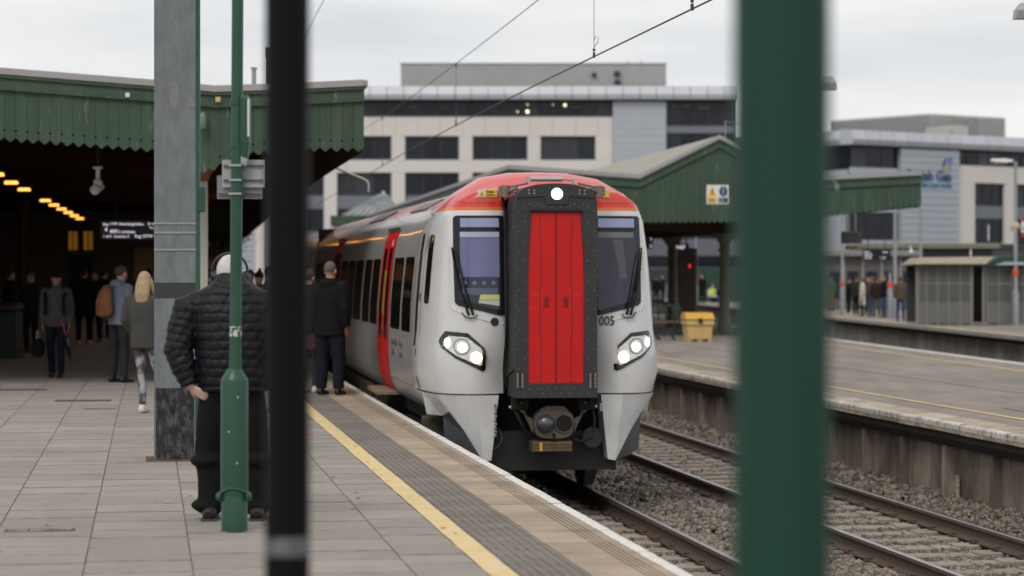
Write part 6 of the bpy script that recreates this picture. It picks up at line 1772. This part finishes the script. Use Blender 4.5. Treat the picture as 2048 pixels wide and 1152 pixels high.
for v, n_ in zip(me.vertices, nr):
    p = v.co.copy(); best = None
    for a_, e_, w_ in ((SHL, ELL, WRL), (SHR, ELR, WRR)):
        d1, t1 = seg(p, a_, e_); d2, t2 = seg(p, e_, w_)
        if min(d1, d2) < .135 and abs(p.x) > .272:
            best = t1 if d1 < d2 else (e_ - a_).length + t2
    wob = .003*math.sin(p.x*23 + p.z*9) + .002*math.sin(p.x*61 + 2)
    if best is not None: ph = (best + wob) / .052
    else: ph = (p.z + wob + .018*max(0, abs(p.x) - .1)) / .060
    f = abs(math.sin(math.pi * ph))
    wr_ = .0018*math.sin(p.x*130 + p.z*37 + 2*math.sin(p.z*31)) * (1 - f) + .0016*math.sin(p.x*75 - p.z*60 + p.y*40 + 1.5*math.sin(p.x*17))
    amt = (.0115 + .002*math.sin(p.x*11 + ph*2.3)) * (f ** .30) - .008
    if p.z > 1.59: amt = .002
    v.co = p + n_ * (amt + wr_)
me.polygons.foreach_set('use_smooth', [True]*len(me.polygons)); me.update()
hm = MB(); hm.tube([(.235*math.cos(a), .178*math.sin(a), .882 + .004*math.sin(3*a)) for a in np.linspace(0, 2*math.pi, 33)], .018, 8); hm.build('hem_band', M_puff, jo)
p = MB()
p.tube([(0, 0, 1.0), (0, -.005, .92), (0, 0, .82)], [(.19, .135), (.205, .15), (.20, .14)], 20, ref=(1, 0, 0))
for sg, kx, ax in ((-1, -.165, -.145), (1, .155, .165)):
    p.tube([(sg*.10, 0, .88), (sg*.135, 0, .68), (kx, .02, .46), (ax - sg*.0, .0, .28), (ax, -.005, .11), (ax + sg*.005, .01, .055)], [.115, .10, .088, .084, .082, .082], 16)
for sg, kx in ((-1, -.165), (1, .155)): p.ball((kx + sg*.01, -.02, .40), (.105, .10, .05), 14, 8); p.ball((kx + sg*.012, .01, .10), (.10, .11, .045), 14, 8)
remesh(p, 'trousers', mat('black track trousers', (.007, .007, .0075), .9, spec=.2, noise=(9, .25), bump=(14, .6, .02)), man, .013, 4)
for sg, ax in ((-1, -.145), (1, .17)):
    s_ = MB(); s_.tube([(ax, -.11, .045), (ax, -.07, .055), (ax, .02, .055), (ax, .12, .045), (ax, .19, .032), (ax, .21, .026)], [(.035, .03), (.05, .052), (.05, .052), (.054, .04), (.046, .028), (.02, .015)], 14, ref=(1, 0, 0))
    so = remesh(s_, 'shoe', M_shoeb, man, .009, 2)
    MB().prism([(ax - .05, -.115), (ax + .05, -.115), (ax + .058, .08), (ax + .045, .20), (ax - .045, .20), (ax - .058, .08)], .002, .018, 'z').build('sole', mat('grey sole', (.05, .05, .055), .7), so)
hp = MB(); pts = [HC + Vector((.118*math.cos(a), .0 + .012, .012 + .118*math.sin(a))) for a in np.linspace(R(-8), R(188), 25)]
hp.tube(pts, [(.009, .015)]*25, 8, ref=(1, 0, 0))
hpo = hp.build('headphones', mat('headphone black', (.012, .012, .014), .4), man)
for sg in (-1, 1):
    MB().tube([HC + Vector((sg*.088, .008, -.025)), HC + Vector((sg*.112, .008, -.028)), HC + Vector((sg*.125, .008, -.028))], [(.042, .036), (.046, .040), (.030, .028)], 18).build('ear_cup', _m['headphone black'], hpo)

# ---- others on the near platform
person('man in black hooded jacket standing near the platform edge by the train', gp(660, 790), R(-22), 1.80, M_blackc, M_navy, M_shoeb, M_hairg, 'crop', hem=.78, bulk=1.30, hood=True, leg_r=1.3, vox=.013)
person('person in dark clothes with white shoe mostly hidden by the black post', gp(617, 786), R(-30), 1.70, M_blackc, M_dgrey, M_shoew, M_hairbr, 'short', bulk=1.1)
bgm = MB().tube([(0, 0, .62), (0, 0, .80)], [(.12, .07), (.13, .06)], 12).build('shoulder_bag', mat('magenta bag', (.07, .006, .025), .8), None, Matrix.Translation(gp(627, 788))); tag(bgm, 'magenta shoulder bag showing beside the black hooded jacket', 'bag')
wm_ = person('woman with long blond hair, grey jacket and tie dye leggings by the mast', gp(289, 826), R(-12), 1.66, M_olive, M_tiedye, M_shoew, M_blond, 'long', hem=.80, bulk=1.06, leg_r=.82, vox=.013, arms=(((-.07, .0, -.26), (.06, .12, -.17)), ((.05, .02, -.27), (-.02, .12, -.18))), legs=((.06, .0, .09, -.02), (.07, .0, .09, .12)))
bpk_man = person('person in pale blue hoodie with tan backpack, standing under canopy edge', gp(237, 765), R(-40), 1.76, M_bluegrey, M_dgrey, M_shoeb, M_hairbr, 'short', hem=.86, bulk=1.05, hood=True, lean=.10, vox=.013)
bm = Matrix.Translation(gp(237, 765)) @ RZ(R(-40))
bp = thing('backpack', 'tan orange fabric backpack on the pale blue hoodie', 'backpack', bm @ T3(-.06, -.17, 1.0))
M_tanbag = mat('tan backpack cloth', (.19, .065, .026), .75, noise=(10, .25), bump=(25, .4, .015))
bb = MB(); bb.tube([(0, -.02, .0), (0, -.05, .04), (0, -.06, .2), (0, -.03, .36), (0, .0, .44), (0, .01, .47)], [(.10, .05), (.165, .10), (.16, .10), (.125, .08), (.06, .05), (.02, .02)], 18, ref=(1, 0, 0))
remesh(bb, 'sack', M_tanbag, bp, .012, 3)
MB().tube([(-.10, -.10, .08), (0, -.165, .09), (.10, -.10, .08)], .006, 6).build('seam', M_wood, bp)
for sg in (-1, 1): MB().tube([(sg*.09, .0, .44), (sg*.11, .10, .46), (sg*.11, .24, .34), (sg*.12, .20, .1), (sg*.10, .04, .05)], .014, 6).build('strap', M_tanbag, bp)
cm_ = person('person in dark cap and grey zip jacket walking towards the camera', gp(113, 755), R(178), 1.67, M_greyc, M_navy, M_shoeb, M_blackc, 'cap', hem=.84, bulk=1.15, face=True, vox=.013, skin=M_skin2, legs=((-.0, .10, .0, .16), (.0, -.04, .0, -.14)))
cm0 = Matrix.Translation(gp(113, 755))
hb_ = thing('holdall', 'black holdall bag carried in the hand of person in cap', 'bag', cm0 @ T3(-.285, -.05, .30))
bb = MB(); bb.tube([(-.02, -.18, .17), (0, -.16, .17), (0, .16, .17), (.02, .18, .17)], [(.06, .08), (.11, .15), (.11, .15), (.06, .08)], 14); remesh(bb, 'body', M_blackc, hb_, .014, 3)
MB().tube([(0, -.12, .28), (0, -.06, .44), (0, .06, .44), (0, .12, .28)], .012, 6).build('handle', mat('pale strap', (.30, .30, .28), .6), hb_)
um = thing('umbrella', 'furled dark umbrella with coloured panels held by person in cap', 'umbrella', cm0 @ T3(.24, -.08, .28) @ Matrix.Rotation(R(-14), 4, 'Y'))
MB().tube([(0, 0, .0), (0, 0, .08), (0, 0, .35), (0, 0, .66), (0, 0, .72)], [.006, .022, .045, .03, .012], 10).build('canopy', M_navy, um)
MB().tube([(.02, -.03, .40), (.025, -.035, .55), (.02, -.02, .66)], [.012, .02, .012], 8).build('magenta_panel', mat('umbrella magenta', (.30, .02, .14), .6), um); MB().tube([(.03, -.02, .22), (.035, -.03, .34)], [.012, .014], 8).build('teal_panel', mat('umbrella teal', (.05, .25, .30), .6), um)
MB().cyl((0, 0, -.06), (0, 0, 0), .005).cyl((0, 0, .72), (0, 0, .82), .012).build('shaft', M_dark, um)
MB().tube([(.16, .11, 1.35), (.14, .16, 1.2), (.15, .15, 1.0)], .025, 8).build('strap', M_blackc, cm_); MB().tube([(-.16, .11, 1.35), (-.14, .16, 1.2), (-.15, .15, 1.0)], .025, 8).build('strap', M_blackc, cm_)
# silhouettes deep under the canopy
for px_, py_, H, rz, lb, jk in ((168, 690, 1.75, 20, 'dark figure in pale shoes in the shade left of blue hoodie', M_blackc), (190, 684, 1.70, 160, 'dark figure deep in shade just left of the doorway edge', M_navy), (62, 705, 1.66, 150, 'grey haired figure standing by the dark column at left', M_dgrey), (208, 676, 1.72, -30, 'dark figure farthest under the canopy beside blue hoodie', M_blackc), (285, 690, 1.68, 170, 'dark figure behind the blond woman in the shade', M_browncl), (300, 700, 1.74, 30, 'tall dark figure half behind the grey mast in shade', M_blackc), (20, 700, 1.72, -60, 'dark figure at the left edge beneath the lamps', M_navy)):
    person(lb, gp(px_, py_), R(rz), H, jk, M_blackc, M_shoew if px_ == 168 else M_shoeb, M_hairg if px_ == 62 else M_hairb, 'short', vox=.022, bulk=1.08, hands=False)
# heads seen past the man with headphones
for px_, py_, H, rz, lb, st, jk in ((424, 760, 1.72, 10, 'dark haired figure just left of the headphones man', 'short', M_blackc), (500, 742, 1.70, 160, 'figure whose dark head shows right of the headphones', 'short', M_browncl), (519, 735, 1.66, 150, 'figure in dark bobble hat beyond the man with headphones', 'beanie', M_blackc), (540, 755, 1.75, -20, 'figure in dark brown coat beside the black post', 'short', M_browncl)):
    person(lb, gp(px_, py_), R(rz), H, jk, M_blackc, M_shoeb, M_blackc if st == 'beanie' else M_hairb, st, vox=.02, hands=False)
# dark litter bins at the left edge
for px_, py_, w, h, lb in ((2, 716, .36, 1.25, 'large dark green bin at the left edge under the canopy'),):
    c_ = gp(px_, py_)
    t = thing('litter_bin', lb, 'bin', Matrix.Translation(c_))
    MB().cham(-w, w, -.35, .35, .0, h*.75, .05).build('body', mat('bin green', (.006, .016, .012), .6), t); MB().cham(-w*1.04, w*1.04, -.38, .38, h*.755, h*.86, .05).build('lid', mat('bin lid brown', (.03, .016, .01), .6), t)

# ---- people on the far platform
FP = -.15
far = [
 (1697, 631, 1.58, 'person in black coat and white shoes leftmost of the waiting group', M_blackc, M_blackc, M_shoew, M_hairb, 'short', .62, -90),
 (1725, 632, 1.58, 'person in long cream coat on the far platform', M_whitec, M_blackc, M_shoeb, M_hairbr, 'short', .50, 80),
 (1744, 633, 1.66, 'person in grey jacket and blue jeans on the far platform', M_greyc, M_jean, M_shoeb, M_hairg, 'short', .86, 30),
 (1753, 634, 1.63, 'person in dark brown jacket and grey trousers in the waiting group', cloth('maroon brown', (.035, .022, .02)), M_greyc, M_shoeb, M_hairbr, 'short', .84, -20),
 (1768, 635, 1.70, 'person in navy jacket and jeans left of the banded post', M_navy, M_jean, M_shoebr, M_hairg, 'short', .82, 100),
 (1792, 634, 1.60, 'person half hidden behind the brown jacket on the far platform', M_dgrey, M_dgrey, M_shoebr, M_hairbr, 'short', .84, 60),
 (1801, 642, 1.66, 'person in brown jacket and blue jeans nearest on the far platform', M_browncl, M_jean, M_shoebr, M_hairbr, 'short', .84, -25),
 (1828, 640, 1.58, 'dark figure with white shoes beside the shelter corner', M_blackc, M_navy, M_shoew, M_hairb, 'short', .80, 90),
 (1712, 628, 1.64, 'dark figure partly hidden behind the cream coat', M_dgrey, M_blackc, M_shoeb, M_hairb, 'short', .82, -60),
 (1737, 629, 1.62, 'figure in dark coat glimpsed just right of the cream coat', M_blackc, M_dgrey, M_shoeb, M_hairbr, 'short', .70, 140),
 (1661, 622, 1.66, 'person in green top and tan trousers beside the blurred green post', M_green_t, M_tanp, M_shoebr, M_hairb, 'short', .88, 30),
]
for px_, py_, H, lb, jk, tr_, sh_, hr_, st, hem, rz in far:
    person(lb, gp(px_, py_, FP), R(rz), H, jk, tr_, sh_, hr_, st, hem=hem, vox=.022, bulk=1.1, hands=False, group='people waiting on the far platform')
# seated in the shelter
def seated(label, loc, rz, jk, tr_, hr_, H=1.7, seat=.46):
    k = H / 1.75; t = thing('person', label, 'person', Matrix.Translation(loc) @ RZ(rz))
    z = seat + .09
    b = MB(); b.tube([(0, 0, z), (0, -.02, z + .3), (0, .02, z + .52), (0, .04, z + .6)], [(.13, .1), (.13, .09), (.14, .09), (.06, .06)], 12); b.tube([(0, .03, z + .55), (0, .06, z + .68)], .055, 10)
    b.ball((0, .07, z + .74), (.075, .092, .105), 14, 9); b.ball((0, .11, z + .68), (.05, .05, .06), 10, 7)
    for sg in (-1, 1): b.tube([(sg*.09, .02, z), (sg*.11, .42, z + .0), (sg*.11, .42, .08)], [.06, .05, .035], 8); b.tube([(sg*.18, .02, z + .48), (sg*.23, .05, z + .22), (sg*.1, .28, z + .12), (sg*.08, .36, z + .1)], [.04, .035, .028, .03], 8)
    remesh(b, 'body', M_skin, t, .014, 2)
    j = MB(); j.tube([(0, 0, z - .04), (0, -.02, z + .25), (0, .02, z + .48), (0, .03, z + .56)], [(.19, .16), (.19, .145), (.20, .13), (.11, .09)], 16, ref=(1, 0, 0))
    for sg in (-1, 1): j.tube([(sg*.14, .02, z + .5), (sg*.2, .02, z + .46), (sg*.245, .05, z + .22), (sg*.1, .28, z + .12)], [.08, .08, .065, .05], 10)
    remesh(j, 'jacket', jk, t, .02, 3)
    p = MB()
    for sg in (-1, 1): p.tube([(sg*.08, -.02, z), (sg*.11, .25, z + .01), (sg*.11, .43, z - .02), (sg*.11, .43, .3), (sg*.11, .43, .1)], [.1, .09, .075, .065, .055], 12)
    remesh(p, 'trousers', tr_, t, .02, 3)
    for sg in (-1, 1): MB().tube([(sg*.11, .37, .05), (sg*.11, .44, .055), (sg*.11, .58, .035)], [(.04, .045), (.045, .05), (.035, .025)], 10).build('shoe', M_shoew, t)
    h = MB(); h.ball((0, .05, z + .77), (.083, .097, .10), 14, 9); remesh(h, 'hair', hr_, t, .016, 2)
    return t
seated('dark clothed person sitting inside the glazed shelter', Vector((at(1985, 600, 85.3).x, 85.6, FP)), R(180), M_blackc, M_blackc, M_hairb)
# beyond the island canopy columns
person('dark coated person standing beyond the island canopy column', gp(1404, 608, FP), R(150), 1.72, M_blackc, M_blackc, M_shoeb, M_hairb, 'short', hem=.5, vox=.024, hands=False)
person('dark figure beside the train front under the island canopy', gp(1326, 612, FP), R(90), 1.72, M_navy, M_blackc, M_shoeb, M_hairb, 'short', vox=.024, hands=False)
person('dark figure hard against the train front edge beyond the bench', gp(1312, 614, FP), R(20), 1.66, M_blackc, M_dgrey, M_shoeb, M_hairb, 'short', vox=.024, hands=False)
hv = seated('seated worker in white and yellow high visibility top beyond grit bin', gp(1424, 610, FP) , R(200), M_whitec, M_navy, M_hairbr, 1.6, .25)
MB().tube([(0, .02, .60), (0, .04, .92)], [(.19, .14), (.15, .11)], 14, ref=(1, 0, 0)).build('vest', M_hivis, hv)
seated('seated person in navy jacket beside the worker in high visibility top', gp(1442, 610, FP), R(170), M_navy, M_jean, M_hairbr, 1.6, .25)
